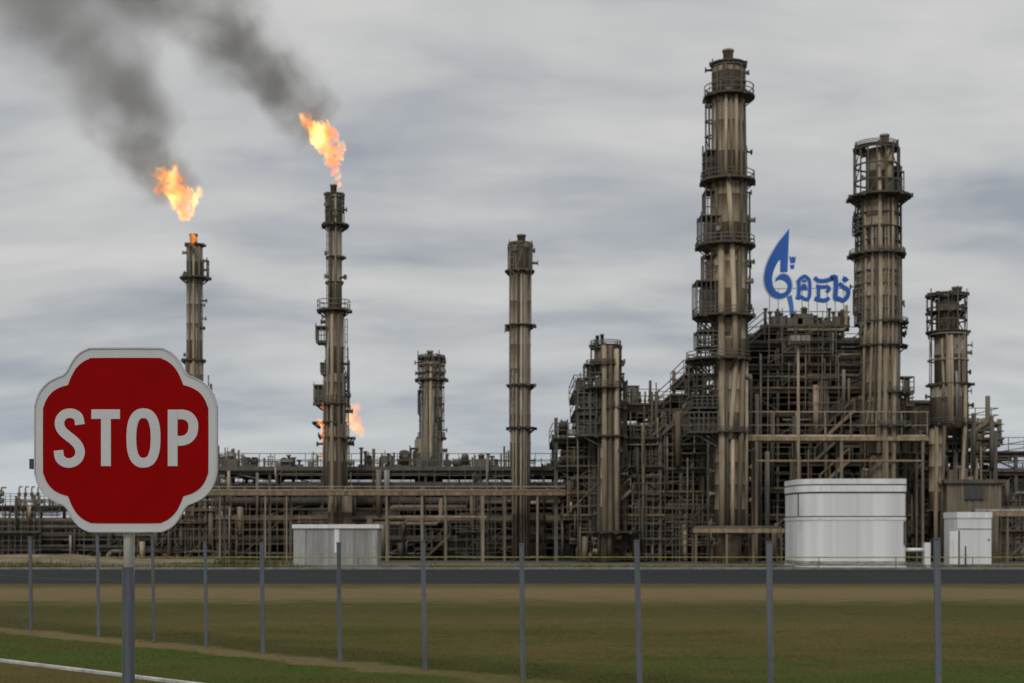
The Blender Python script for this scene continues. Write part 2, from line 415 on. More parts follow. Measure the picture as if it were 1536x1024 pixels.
# white painted kerb line at the near left
def along(d, off): # point on a line parallel to the fence
    return FP0 + FD*d + FN*off
k0 = Vector((wx(-60,28.4), 28.4)); k1 = Vector((wx(560,20.6), 20.6))
k0 = Vector((-11.1, 28.35)); k1 = Vector((-.95, 19.2))
kt = (k1-k0).normalized(); kn = Vector((-kt.y, kt.x))
nk = MB(); nk.hprism([tuple(k0-kn*.05-kt*30), tuple(k1-kn*.05+kt*10), tuple(k1+kn*.05+kt*10), tuple(k0+kn*.05-kt*30)], -.05, .05)
structure_kind(nk.build('near_kerb', M['nearkerb']), 'thin white kerb edging the grass')

# grass blades: short rough turf where the camera is close enough to see texture
def grass():
    rr = random.Random(3); v = []; f = []
    def blades(n, y0, y1, h0, h1, wd):
        for _ in range(n):
            t = rr.random(); Y = y0*(y1/y0)**t
            X = rr.uniform(-.40,.40)*Y
            if Y > 66: continue
            h = rr.uniform(h0,h1); a = rr.uniform(0,PI); wdd = wd*rr.uniform(.6,1.3)*(.6+Y/50)
            cl = mnoise.noise(Vector((X*.7,Y*.7,0)))
            h *= .75+.6*max(-.6,cl)
            dx, dy = math.cos(a)*wdd, math.sin(a)*wdd
            lx, ly = rr.gauss(0,.4)*h, rr.gauss(0,.4)*h
            b = len(v)
            v.extend([(X-dx,Y-dy,0),(X+dx,Y+dy,0),(X+lx,Y+ly,h)])
            nv = Vector((2*dx,2*dy,0)).cross(Vector((lx+dx,ly+dy,h)))
            f.append((b,b+1,b+2) if nv.dot(Vector((-X,-Y,EYE))) > 0 else (b,b+2,b+1))
    blades(110000, 20, 36, .012, .042, .006)
    blades(30000, 34, 66.5, .01, .03, .012)
    me = bpy.data.meshes.new('grass'); me.from_pydata(v, [], f); me.materials.append(ground_material('grass_blades', True)); me.update()
    me.normals_split_custom_set_from_vertices([(0,0,1)]*len(v))
    o = bpy.data.objects.new('grass', me); COL.objects.link(o)
    tag(o, 'short rough green and brown grass over the field', 'grass', None, 'stuff')
    v = []; f = []
    for _ in range(16000):                         # weeds beyond the road, in front of the plant
        X = rr.uniform(-60,60); Y = rr.uniform(92.2,99.5)
        if mnoise.noise(Vector((X*.13,Y*.25,3))) < (-.05 if X < -14 else .12): continue
        if (18.2 < X < 27.6 or -15.2 < X < -8.6 or 29 < X < 34) and Y > 95.5: continue
        h = rr.uniform(.12,.42)*(2.2 if wx(325,95) < X < wx(436,95) else 1.25 if X < -14 else .8); a = rr.uniform(0,PI); dx, dy = math.cos(a)*.035, math.sin(a)*.035
        b = len(v); v.extend([(X-dx,Y-dy,0),(X+dx,Y+dy,0),(X+rr.gauss(0,.1),Y+rr.gauss(0,.1),h)]); f.append((b,b+1,b+2))
    me = bpy.data.meshes.new('weeds'); me.from_pydata(v, [], f); me.materials.append(plain('weed_green', (.062,.066,.018), .9, .3, .5, .1)); me.update()
    o = bpy.data.objects.new('weeds', me); COL.objects.link(o)
    tag(o, 'rough weeds growing along the far edge of the road', 'weeds', None, 'stuff')
grass()

# ------------------------------------------------------------------ stop sign
SD = 5.9; SU = SD/F
def catmull(P, n=6, closed=True, sharp=()):
    out = []; m = len(P)
    for i in range(m if closed else m-1):
        p1 = Vector(P[i]); p2 = Vector(P[(i+1)%m])
        p0 = Vector(P[i-1]) if (closed or i > 0) else p1; p3 = Vector(P[(i+2)%m]) if (closed or i < m-2) else p2
        if i in sharp: p0 = p1
        if (i+1)%m in sharp: p3 = p2
        for k in range(n):
            t = k/n
            out.append(tuple(.5*((2*p1)+(p2-p0)*t+(2*p0-5*p1+4*p2-p3)*t*t+(3*p1-p0-3*p2+p3)*t**3)))
    if not closed: out.append(tuple(P[-1]))
    return out
def quat(q):
    """upper right quadrant list -> full outline, clockwise from top"""
    q = q[1:-1]
    tr = q; br = [(x,-y) for x,y in reversed(q)]; bl = [(-x,-y) for x,y in q]; tl = [(-x,y) for x,y in reversed(q)]
    return tr+br+bl+tl
ZS = SU/2.56
def sgn(x, y): return (wx(0,SD)+x*ZS, wz(500,SD)-y*ZS)
QO = [(0,351),(116,351),(146,347),(173,334),(196,311),(212,285),(224,263),(239,248),(263,238),(293,222),(319,197),(337,166),(346,132),(348,104),(348,0)]
QI = [(0,317),(112,317),(140,313),(166,300),(190,277),(208,246),(221,213),(253,203),(281,186),(302,160),(314,130),(317,104),(317,0)]
ccx, ccy = sgn(483,407)
def outline(q, sharp_idx, cyoff=0):
    pts = quat(q); m = len(q)-2
    sh = set()
    if sharp_idx is not None:
        for k in range(4):
            j = sharp_idx-1
            sh.add(k*m + (j if k % 2 == 0 else m-1-j))
    return [(ccx+x*ZS, ccy-cyoff*ZS+y*ZS) for x,y in catmull(pts, 5, True, sh)]
root = thing('stop_sign', 'red and white lobed stop sign on a grey post beside the grass', 'road sign', (ccx, SD, 0))
OUT = outline(QO, None); INN = outline(QI, 6, 2)
pl = MB().prism(OUT, SD, SD+.014).build('sign_plate', M['signwhite'], root, fix=True)
bv = pl.modifiers.new('bevel','BEVEL'); bv.width = .004; bv.segments = 2; bv.limit_method = 'ANGLE'; bv.angle_limit = .9
rim = MB()
rim.ribbon([(ccx+(x-ccx)*1.002, ccy+(y-ccy)*1.002) for x,y in OUT], .006, SD-.003, SD+.018, closed=True)
rim.build('rim', M['signback'], root, fix=True)
MB().prism(INN, SD-.0025, SD-.0005).build('red_panel', M['red'], root, fix=True)
lt = MB(); y0, y1 = SD-.0045, SD-.0022
def G(pts): return [sgn(*p) for p in pts]
WL = 38*ZS
S_ = [(308,349),(303,322),(288,309),(268,305),(247,311),(232,330),(231,353),(241,373),(262,392),(286,411),(303,432),(309,455),(302,477),(286,491),(264,496),(244,490),(230,474),(226,447)]
lt.ribbon(catmull(G(S_), 4, False), WL*.97, y0, y1)
lt.prism(G([(352,290),(462,290),(462,327),(352,327)]), y0, y1)
lt.prism(G([(389,327),(427,327),(427,508),(389,508)]), y0, y1)
O_ = []
for k in range(40):
    a = 2*PI*k/40; c, s_ = math.cos(a), math.sin(a); e = 2/2.5
    O_.append((552+46.5*math.copysign(abs(c)**e, c), 400+95*math.copysign(abs(s_)**e, s_)))
lt.ribbon(G(O_), WL, y0, y1, closed=True)
lt.prism(G([(645,291),(683,291),(683,508),(645,508)]), y0, y1)
P_ = [(683,310),(704,310),(726,318),(741,338),(743,361),(738,385),(722,403),(702,410),(683,411)]
lt.ribbon(catmull(G(P_), 4, False), WL, y0, y1)
lb = lt.build('lettering', M['signwhite'], root, fix=True)
bv = lb.modifiers.new('bevel','BEVEL'); bv.width = .004; bv.segments = 3; bv.limit_method = 'ANGLE'; bv.angle_limit = 1.2; bv.profile = .5
px0 = wx(189.5,SD)
MB().tube((px0,SD+.045,wz(862,SD)),(px0,SD+.045,wz(560,SD)),8.4*SU,20).build('upper_post', M['galv'], root)
MB().tube((px0-.003,SD+.045,-.3),(px0-.003,SD+.045,wz(850,SD)),9.4*SU,20).build('post', M['polegrey'], root)
MB().bar((px0,SD+.028,wz(694,SD)),(wx(42,SD)+.004,SD+.028,wz(694,SD)),.022,.03).box(wx(42,SD),wx(53,SD),SD+.016,SD+.05,wz(702,SD),wz(687,SD)).build('mounting_bracket', M['seam'], root)

# ------------------------------------------------------------------ fence posts
posts = [(47,150,.10,1.0,'leftmost fence post, left of the stop sign plate'),(148,160,.085,.9,'slim fence post just left of the stop sign post'),
 (231,168,.085,.85,'slim fence post just right of the stop sign post'),(310,176,.09,1,'fence post between the stop sign and the grey shed'),
 (395,184.4,.105,1,'fence post just left of the grey shed'),(510,196,.105,1,'fence post standing in front of the grey shed'),
 (638,208.5,.11,1,'first fence post right of the grey shed'),(785,223,.115,1,'fence post below the plain column with cap'),
 (960,240,.115,1,'fence post left of the tallest tower'),(1157,260,.11,1,'fence post in front of the left side of the white tank'),
 (1408,285,.105,1,'fence post in front of the small white building')]
pr = None
for (x, h, wd, k, lab) in posts:
    D = EYE*F/h; X = wx(x, D); wd *= .72
    r = thing('fence_post', 'grey ' + lab, 'fence post', (X, D, 0), 'fence posts along the field edge')
    H = (2.32 if x > 250 else 2.36)*R.uniform(.97,1.03); lean = R.uniform(.01,.022)*H
    mb = MB(); mb.bar((X+.0,D,-.2),(X-lean,D,H),wd,wd*.8); mb.build('post_shaft', M['post'], r)
    MB().bar((X-lean,D,H),(X-lean,D,H+.02),wd*1.12,wd).build('post_cap', M['post'], r)

PX = sorted((wx(x, EYE*F/h), EYE*F/h) for x, h, _, _, _ in posts)
for zz, nm in ((2.05,'topmost'),(1.35,'middle'),(.65,'lowest')):
    pts = [(PX[0][0]-6*FD.x, PX[0][1]-6*FD.y, zz)]
    for i, (xa, ya) in enumerate(PX):
        pts.append((xa-.02*zz/2.3*1.5, ya-.03, zz))
        if i < len(PX)-1: pts.append(((xa+PX[i+1][0])/2, (ya+PX[i+1][1])/2, zz-.03))
    pts.append((PX[-1][0]+6*FD.x, PX[-1][1]+6*FD.y, zz))
    tag(MB().path(pts, .0022, 5).build('fence_wire', M['rail']), '%s thin steel wire strung along the near fence posts' % nm, 'fence wire', 'wires of the near fence')

# ------------------------------------------------------------------ yellow guard rail beyond the road
gx0, gx1, GY = -75, 75, 92.6
rt = thing('guard_rail', 'thin yellow two bar guard rail along the far kerb', 'guard rail', (0,GY,0))
for zz in (wz(835,GY), wz(847,GY)):
    MB().tube((gx0,GY,zz),(gx1,GY,zz),.032,6).build('bar', M['yellow'], rt)
x = gx0
while x <= gx1:
    MB().tube((x,GY+.03,0),(x,GY+.03,.80),.026,6).build('rail_post', M['polegrey'], rt); x += 5.0

# ------------------------------------------------------------------ towers
def tower(name, label, cat, D, cx, base_r_px, shells, plats=(), cages=(), balconies=(), risers=(), ladders=(), nozzles=(), fit=14, group=None, seed=1, ground_y=None):
    rr = random.Random(seed); U = D/F
    root = thing(name, label, cat, (wx(cx,D), D, 0), group)
    def X(x): return wx(x,D)
    def Z(y): return max(0, wz(y,D))
    def shell_at(y):
        for s in shells:
            if s[0] <= y <= s[1]: return s
        return shells[-1]
    for (yt,yb,xl,xr,mat) in shells:
        c = X((xl+xr)/2); r = (xr-xl)/2*U; z0, z1 = Z(yb), Z(yt)
        prof = [(r,z0)]; zz = z0
        while zz < z1-2.2:                                  # stiffening bands
            zz += rr.uniform(1.4,2.4)
            if zz > z1-.4: break
            prof += [(r,zz),(r+.035,zz+.02),(r+.035,zz+.10),(r,zz+.12)]
        prof += [(r,z1-.12),(r*.9,z1-.03),(r*.55,z1)]
        MB().lathe(c, D, prof, 28).build('shell', M[mat], root)
    for (xl,xr,yt,yb,mat) in nozzles:
        c = X((xl+xr)/2); r = (xr-xl)/2*U
        MB().lathe(c, D-.05, [(r*.86,Z(yb)-.1),(r*.86,Z(yt)-.16),(r,Z(yt)-.16),(r,Z(yt)),(r*.75,Z(yt))], 14).build('top_nozzle', M[mat], root)
    for (y,xl,xr,th,railh) in plats:
        c = X((xl+xr)/2); r = (xr-xl)/2*U; z = Z(y); t = th*U
        s = shell_at(y); ri = min(r*.9, (s[3]-s[2])/2*U*.9)
        b = MB().ringplate(c, D, ri*.9, r, z, z+t*.6, 26)
        nb = 10
        for k in range(nb):                                 # brackets under the deck
            a = 2*PI*k/nb+.2; ca, sa = math.cos(a), math.sin(a)
            b.bar((c+ca*ri, D+sa*ri, z-(r-ri)*.7-.05),(c+ca*r*.95, D+sa*r*.95, z-.03),.07,.09)
            if rr.random() < .5: b.box(c+ca*r-.12, c+ca*r+.12, D+sa*r-.12, D+sa*r+.12, z-.1, z+t*.75)
        p = b.build('platform', M['deck'], root)
        if railh:
            q = MB(); n = max(8, int(2*PI*r/1.0))
            for k in range(n):
                a = 2*PI*k/n+rr.uniform(-.1,.1)
                if rr.random() < .12: continue
                hh = railh*U*rr.uniform(.9,1.1)
                q.bar((c+math.cos(a)*r*.96,D+math.sin(a)*r*.96,z+t*.5),(c+math.cos(a)*r*.96,D+math.sin(a)*r*.96,z+t*.5+hh),.05)
            for hz in (.5,1.0):
                q.ringplate(c, D, r*.96-.025, r*.96+.025, z+t*.5+railh*U*hz-.03, z+t*.5+railh*U*hz+.03, 26)
            q.build('railing', M['rail'], p)
    for (xl,xr,yt,yb,nl,npost,mat) in cages:
        c = X((xl+xr)/2); r = (xr-xl)/2*U; z0, z1 = Z(yb), Z(yt); q = MB()
        for k in range(npost):
            a = 2*PI*k/npost + .15
            q.bar((c+math.cos(a)*r,D+math.sin(a)*r,z0),(c+math.cos(a)*r,D+math.sin(a)*r,z1+rr.choice((0,0,.3,.6))),rr.uniform(.06,.12))
        for i in range(nl+1):
            zz = z0+(z1-z0)*i/nl
            q.ringplate(c, D, r-.12, r+.06, zz-.05, zz+.05, 22)
        for k in range(int(npost*.6)):
            a = 2*PI*rr.randrange(npost)/npost+.15; a2 = a+2*PI/npost; i = rr.randrange(nl); za = z0+(z1-z0)*i/nl; zb = z0+(z1-z0)*(i+1)/nl
            q.bar((c+math.cos(a)*r,D+math.sin(a)*r,za),(c+math.cos(a2)*r,D+math.sin(a2)*r,zb),.06)
        q.build('scaffold', M[mat], root)
    for (xl,xr,yt,yb,solid) in balconies:
        q = MB(); x0, x1, z0, z1 = X(xl), X(xr), Z(yb), Z(yt); dd = max(.9,(x1-x0)*.8)
        q.box(x0,x1,D-dd,D+dd,z0-.12,z0); q.box(x0-.05,x1,D-dd-.05,D+dd+.05,z1-.06,z1+.04)
        n = max(2,int((x1-x0)/.35))
        for i in range(n+1):
            xx = x0+(x1-x0)*i/n
            for yy in (D-dd,D+dd): q.bar((xx,yy,z0),(xx,yy,z1+rr.choice((0,0,.25))),rr.uniform(.05,.10))
        for i in range(4): q.bar((x0,D-dd+2*dd*i/3,z0),(x0,D-dd+2*dd*i/3,z1),.07)
        for t in (.35,.68): q.box(x0-.02,x1,D-dd-.03,D-dd+.03,z0+(z1-z0)*t-.035,z0+(z1-z0)*t+.035)
        if solid: q.box(x0+(x1-x0)*.25,x1-.02,D-dd*.6,D+dd*.6,z0,z0+(z1-z0)*.86)
        q.bar((x0+.1,D-dd*.8,z0),(X(cx),D-dd*.5,z0-(x1-x0)*.8),.1)
        q.build('balcony', M['steel'], root)
    for (xa,ya,xb,yb,rp,mat) in risers:                      # pipes running down the outside, xa/xb at top/bottom
        def yoff(x, y):
            s = shell_at(y); c = (s[2]+s[3])/2; rad = (s[3]-s[2])/2; dx = x-c
            if abs(dx) < rad: return -math.sqrt(rad*rad-dx*dx)*U - rp*U*.9
            return -rp*U
        ys = sorted({ya, yb} | {s[1] for s in shells if ya < s[1] < yb})
        pts = []
        for yv in ys:
            t = (yv-ya)/(yb-ya); xx = xa+(xb-xa)*t
            off = min(yoff(xx, min(yv+1,yb)), yoff(xx, max(yv-1,ya)))
            pts.append((X(xx), D+off, Z(yv)))
        MB().path(pts, rp*U, 10).build('riser_pipe', M[mat], root)
    for (x,yt,yb,w_) in ladders:
        q = MB(); s0 = shell_at(yt); rad = (s0[3]-s0[2])/2*U
        c0 = X((s0[2]+s0[3])/2); dx = X(x)-c0; yy = D-(math.sqrt(max(0,rad*rad-dx*dx))+.35)
        for sx in (-.5,.5): q.bar((X(x)+sx*w_*U,yy,Z(yb)),(X(x)+sx*w_*U,yy,Z(yt)),.06)
        zz = Z(yb)
        while zz < Z(yt): q.bar((X(x)-.5*w_*U,yy,zz),(X(x)+.5*w_*U,yy,zz),.045); zz += .6
        q.build('ladder', M['rail'], root)
    for _ in range(fit):                                     # manholes, pipe guides, small nozzles
        s = rr.choice(shells); yv = rr.uniform(s[0]+3,s[1]-3); c = X((s[2]+s[3])/2); r = (s[3]-s[2])/2*U
        a = rr.choice((0,PI,rr.uniform(PI,2*PI),rr.uniform(-.4,.4),PI+rr.uniform(-.4,.4))); ca, sa = math.cos(a), math.sin(a); ln = rr.uniform(.2,.55); z = Z(yv)
        q = MB().tube((c+ca*(r-.05),D+sa*(r-.05),z),(c+ca*(r+ln),D+sa*(r+ln),z),rr.uniform(.05,.17),8)
        q.tube((c+ca*(r+ln),D+sa*(r+ln),z),(c+ca*(r+ln+.07),D+sa*(r+ln+.07),z),.22,8)
        q.build('nozzle', M[rr.choice(('pipe_dark','pipe_brown','shell'))], root)
    return root
def rs(x0, x1, n, ya, yb, seed, rmin=1.2, rmax=3.0, mats=('pipe_tan','pipe_brown','pipe_dark','shell_grey','pipe_grey','shell')):
    rr = random.Random(seed); out = []
    for i in range(n):
        x = x0+(x1-x0)*(i+.5)/n+rr.uniform(-1.5,1.5)
        out.append((x, ya+rr.choice((0,0,rr.uniform(0,(yb-ya)*.5))), x+rr.uniform(-1,1), yb-rr.choice((0,0,rr.uniform(0,(yb-ya)*.35))), rr.uniform(rmin,rmax), rr.choice(mats)))
    return out

# left flare
tower('flare_stack','shorter flare stack behind the stop sign with flame above it','flare stack',150,291,14,
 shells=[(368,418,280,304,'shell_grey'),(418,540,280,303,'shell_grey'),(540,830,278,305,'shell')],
 nozzles=[(284,297,352,368,'pipe_brown')],
 plats=[(369,277,307,3,0),(419,270,315,4,0),(541,272,309,4,0),(600,268,314,3,7),(690,266,316,4,7)],
 cages=[(300,313,392,419,2,7,'rail')], ladders=[(303,420,690,4),(287,370,418,4)],
 risers=rs(282,302,5,372,825,21,1,2.2)+[(317,575,318,828,1.8,'pipe_dark'),(321,590,321,828,1.3,'pipe_grey'),(313,562,313,828,1.0,'pipe_dark')],
 fit=16, seed=3)
# second flare
tower('flare_stack','taller flare stack with large flame at its tip and small side flames','flare stack',117,502,19,
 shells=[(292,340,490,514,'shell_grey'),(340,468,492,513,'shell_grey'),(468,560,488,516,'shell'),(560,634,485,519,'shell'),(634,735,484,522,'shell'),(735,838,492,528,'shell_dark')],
 nozzles=[(495,506,278,293,'shell_dark')],
 plats=[(293,488,515,3,0),(340,482,524,4,0),(468,475,526,4,14),(634,468,518,3,0),(657,486,534,3,0),(606,472,524,3,10),(387,489,517,2,0),(425,490,515,2,0)],
 cages=[(488,516,298,338,2,9,'rail'),(506,524,545,606,3,8,'steel_dark')],
 balconies=[(476,492,492,513,0),(473,486,578,605,1),(483,496,545,560,1)],
 risers=[(500,470,501,838,2.6,'pipe_tan'),(509,470,513,838,2.8,'pipe_brown'),(494,500,492,730,2,'pipe_grey'),(516,560,519,735,2.2,'pipe_dark'),(488,570,488,735,1.8,'pipe_brown'),(505,296,505,468,1.6,'pipe_tan'),(498,345,498,460,1.2,'pipe_dark'),(522,520,524,700,.9,'pipe_grey'),(507,590,509,838,1.5,'pipe_dark')],
 ladders=[(494,300,468,3.5),(520,480,634,3.5)], fit=22, seed=5)
# short column
tower('fractionating_column','short stubby brown column with caged top behind the pipe rack','column',128,646,20,
 shells=[(537,571,632,662,'shell_grey'),(571,657,632,664,'shell_grey'),(657,845,622,664,'shell_grey')],
 nozzles=[(640,650,525,540,'shell'),(655,662,531,540,'pipe_brown'),(630,637,533,540,'pipe_dark')],
 plats=[(570,622,671,4,0),(657,626,668,3,7),(537,626,667,3,3)],
 cages=[(627,667,536,570,3,12,'rail'),(629,666,580,655,3,9,'rail')],
 balconies=[(616,632,672,697,1),(628,640,586,620,0)],
 risers=rs(633,663,8,545,840,8,1.2,2.6), ladders=[(655,575,695,4)], fit=12, seed=9)
# plain column
tower('fractionating_column','slim plain column with round cap standing alone mid plant','column',117.5,780,17,
 shells=[(368,409,764,797,'shell_grey'),(409,700,765,796,'shell'),(700,838,768,794,'shell_dark')],
 nozzles=[(775,789,353,369,'shell_dark')],
 plats=[(409,757,802,4,0),(490,759,803,3,0),(578,759,804,3,0),(642,759,804,3,0),(369,762,798,3,2)],
 cages=[(762,798,372,408,1,9,'rail_tan')],
 balconies=[], risers=rs(768,795,7,415,838,12,1.2,2.4)+[(765,410,765,640,1.3,'pipe_dark')], ladders=[(768,372,640,5),(795,372,490,3)], fit=10, seed=11)
# stepped middle tower
tower('reactor_tower','stepped scaffolded tower of middle height left of the tallest one','tower',112,908,22,
 shells=[(520,560,892,931,'shell_dark'),(560,655,898,931,'shell'),(655,800,897,930,'shell'),(800,845,899,922,'shell_dark')],
 nozzles=[(893,899,504,520,'pipe_dark'),(900,906,502,520,'pipe_dark')],
 plats=[(519,885,932,3,5),(548,878,935,3,6),(583,868,936,3,8),(655,884,940,4,0),(798,888,962,4,0),(612,890,938,3,7)],
 cages=[(886,932,522,560,2,12,'steel'),(866,906,568,652,5,14,'steel_dark'),(918,936,560,700,6,8,'steel_dark')],
 balconies=[(876,892,547,566,1),(866,890,590,612,1),(866,892,622,652,1)],
 risers=[(905,520,906,800,4.0,'pipe_tan'),(914,520,914,840,3.5,'pipe_brown'),(923,525,924,800,4.0,'pipe_tan'),(929,540,929,780,2.0,'pipe_dark'),(898,560,898,840,2.5,'pipe_dark'),(909,600,910,840,2.0,'pipe_dark'),(919,560,918,830,1.6,'pipe_dark')],
 ladders=[(890,560,650,4)], fit=18, seed=13)
# main tower
tower('distillation_tower','tallest brown distillation tower with seven ring platforms','tower',110,1094,28,
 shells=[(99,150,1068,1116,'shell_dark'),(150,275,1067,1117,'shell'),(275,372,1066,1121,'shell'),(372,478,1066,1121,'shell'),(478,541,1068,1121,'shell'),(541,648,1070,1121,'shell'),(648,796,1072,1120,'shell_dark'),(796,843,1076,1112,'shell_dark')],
 nozzles=[(1083,1101,76,100,'shell')],
 plats=[(99,1065,1119,4,0),(149,1055,1132,5,15),(275,1050,1133,5,12),(372,1043,1133,5,12),(478,1038,1132,5,10),(541,1028,1126,5,10),(649,1050,1126,3,6)],
 cages=[(1068,1118,102,148,2,12,'steel'),(1054,1076,232,275,3,8,'steel_dark'),(1106,1120,225,275,2,8,'steel_dark'),(1108,1123,330,372,2,7,'steel_dark'),(1046,1080,482,541,4,12,'steel_dark'),(1040,1078,545,648,6,12,'steel_dark'),(1108,1124,420,478,3,7,'steel_dark'),(1058,1076,160,275,5,8,'rail')],
 balconies=[(1057,1078,230,272,1),(1049,1078,328,370,1),(1056,1072,290,328,0),(1042,1076,426,475,1),(1054,1074,386,424,1),(1044,1074,500,520,0),(1034,1072,596,612,1),(1030,1072,620,648,1)],
 risers=[(1088,275,1094,372,3.6,'pipe_tan'),(1078,372,1080,796,5.0,'pipe_tan'),(1093,372,1099,541,4.2,'pipe_tan'),(1105,380,1102,541,4.0,'pipe_brown'),(1099,541,1091,660,3.4,'pipe_tan'),(1110,541,1104,796,3.8,'pipe_brown'),(1117,541,1117,790,2.6,'pipe_tan'),(1085,150,1085,275,2.6,'pipe_tan'),(1092,152,1094,275,2.0,'pipe_brown'),(1100,150,1101,275,2.8,'pipe_tan'),(1108,152,1108,372,2.2,'pipe_brown'),(1115,160,1118,540,1.8,'pipe_dark'),(1073,155,1073,275,2.0,'pipe_dark'),(1086,560,1088,790,2.6,'pipe_dark'),(1095,660,1095,796,3.0,'pipe_tan'),(1072,280,1072,372,2.2,'pipe_brown'),(1124,290,1125,470,1.3,'pipe_dark')],
 ladders=[(1076,152,275,5),(1112,280,372,5),(1084,102,148,4)], fit=34, seed=17)
# right tower
tower('distillation_tower','thick brown tower with open scaffold top right of the blue logo','tower',113,1318,34,
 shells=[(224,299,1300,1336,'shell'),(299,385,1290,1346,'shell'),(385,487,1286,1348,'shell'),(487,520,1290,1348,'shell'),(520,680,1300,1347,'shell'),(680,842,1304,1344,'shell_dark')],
 nozzles=[(1319,1334,203,226,'shell')],
 plats=[(223,1282,1347,4,5),(299,1272,1366,5,0),(385,1273,1358,5,6),(487,1284,1362,4,5),(520,1284,1361,3,0),(590,1296,1366,3,6),(640,1292,1368,3,6),(345,1283,1352,2,0)],
 cages=[(1282,1348,226,299,3,16,'steel_dark'),(1284,1349,303,385,4,14,'steel_dark'),(1283,1350,390,487,5,14,'rail'),(1340,1358,598,640,3,7,'steel_dark'),(1336,1352,252,299,3,7,'steel')],
 balconies=[(1335,1351,262,298,1),(1283,1300,330,350,1),(1284,1302,436,470,1),(1344,1366,566,590,0)],
 risers=rs(1292,1345,9,303,680,31,1.6,3.2)+[(1327,226,1327,299,6,'pipe_tan'),(1312,230,1312,680,3.2,'pipe_tan'),(1320,520,1320,840,3.6,'pipe_brown'),(1334,520,1334,840,3.2,'pipe_tan'),(1351,300,1352,520,1.4,'pipe_dark')],
 ladders=[(1300,230,385,5),(1340,390,520,4)], fit=26, seed=19)
# right column
tower('scaffolded_column','column with open frame top at the right end of the plant','column',114,1421,27,
 shells=[(450,500,1404,1436,'shell_dark'),(500,577,1402,1449,'shell_grey'),(577,640,1396,1451,'shell_grey'),(640,765,1394,1415,'shell')],
 nozzles=[(1427,1443,431,450,'shell')],
 plats=[(444,1391,1450,4,0),(500,1389,1452,3,0),(577,1392,1458,3,0),(636,1390,1456,3,7),(765,1390,1420,3,0),(470,1391,1449,2,0)],
 cages=[(1391,1449,446,500,3,13,'steel'),(1393,1451,503,577,2,6,'rail_tan')],
 risers=rs(1404,1447,7,505,635,37,1.4,2.8)+[(1400,640,1400,840,3,'pipe_tan'),(1409,640,1409,840,2.6,'pipe_brown'),(1440,577,1440,838,2.6,'pipe_tan')],
 ladders=[(1412,450,577,4)], fit=14, seed=23)

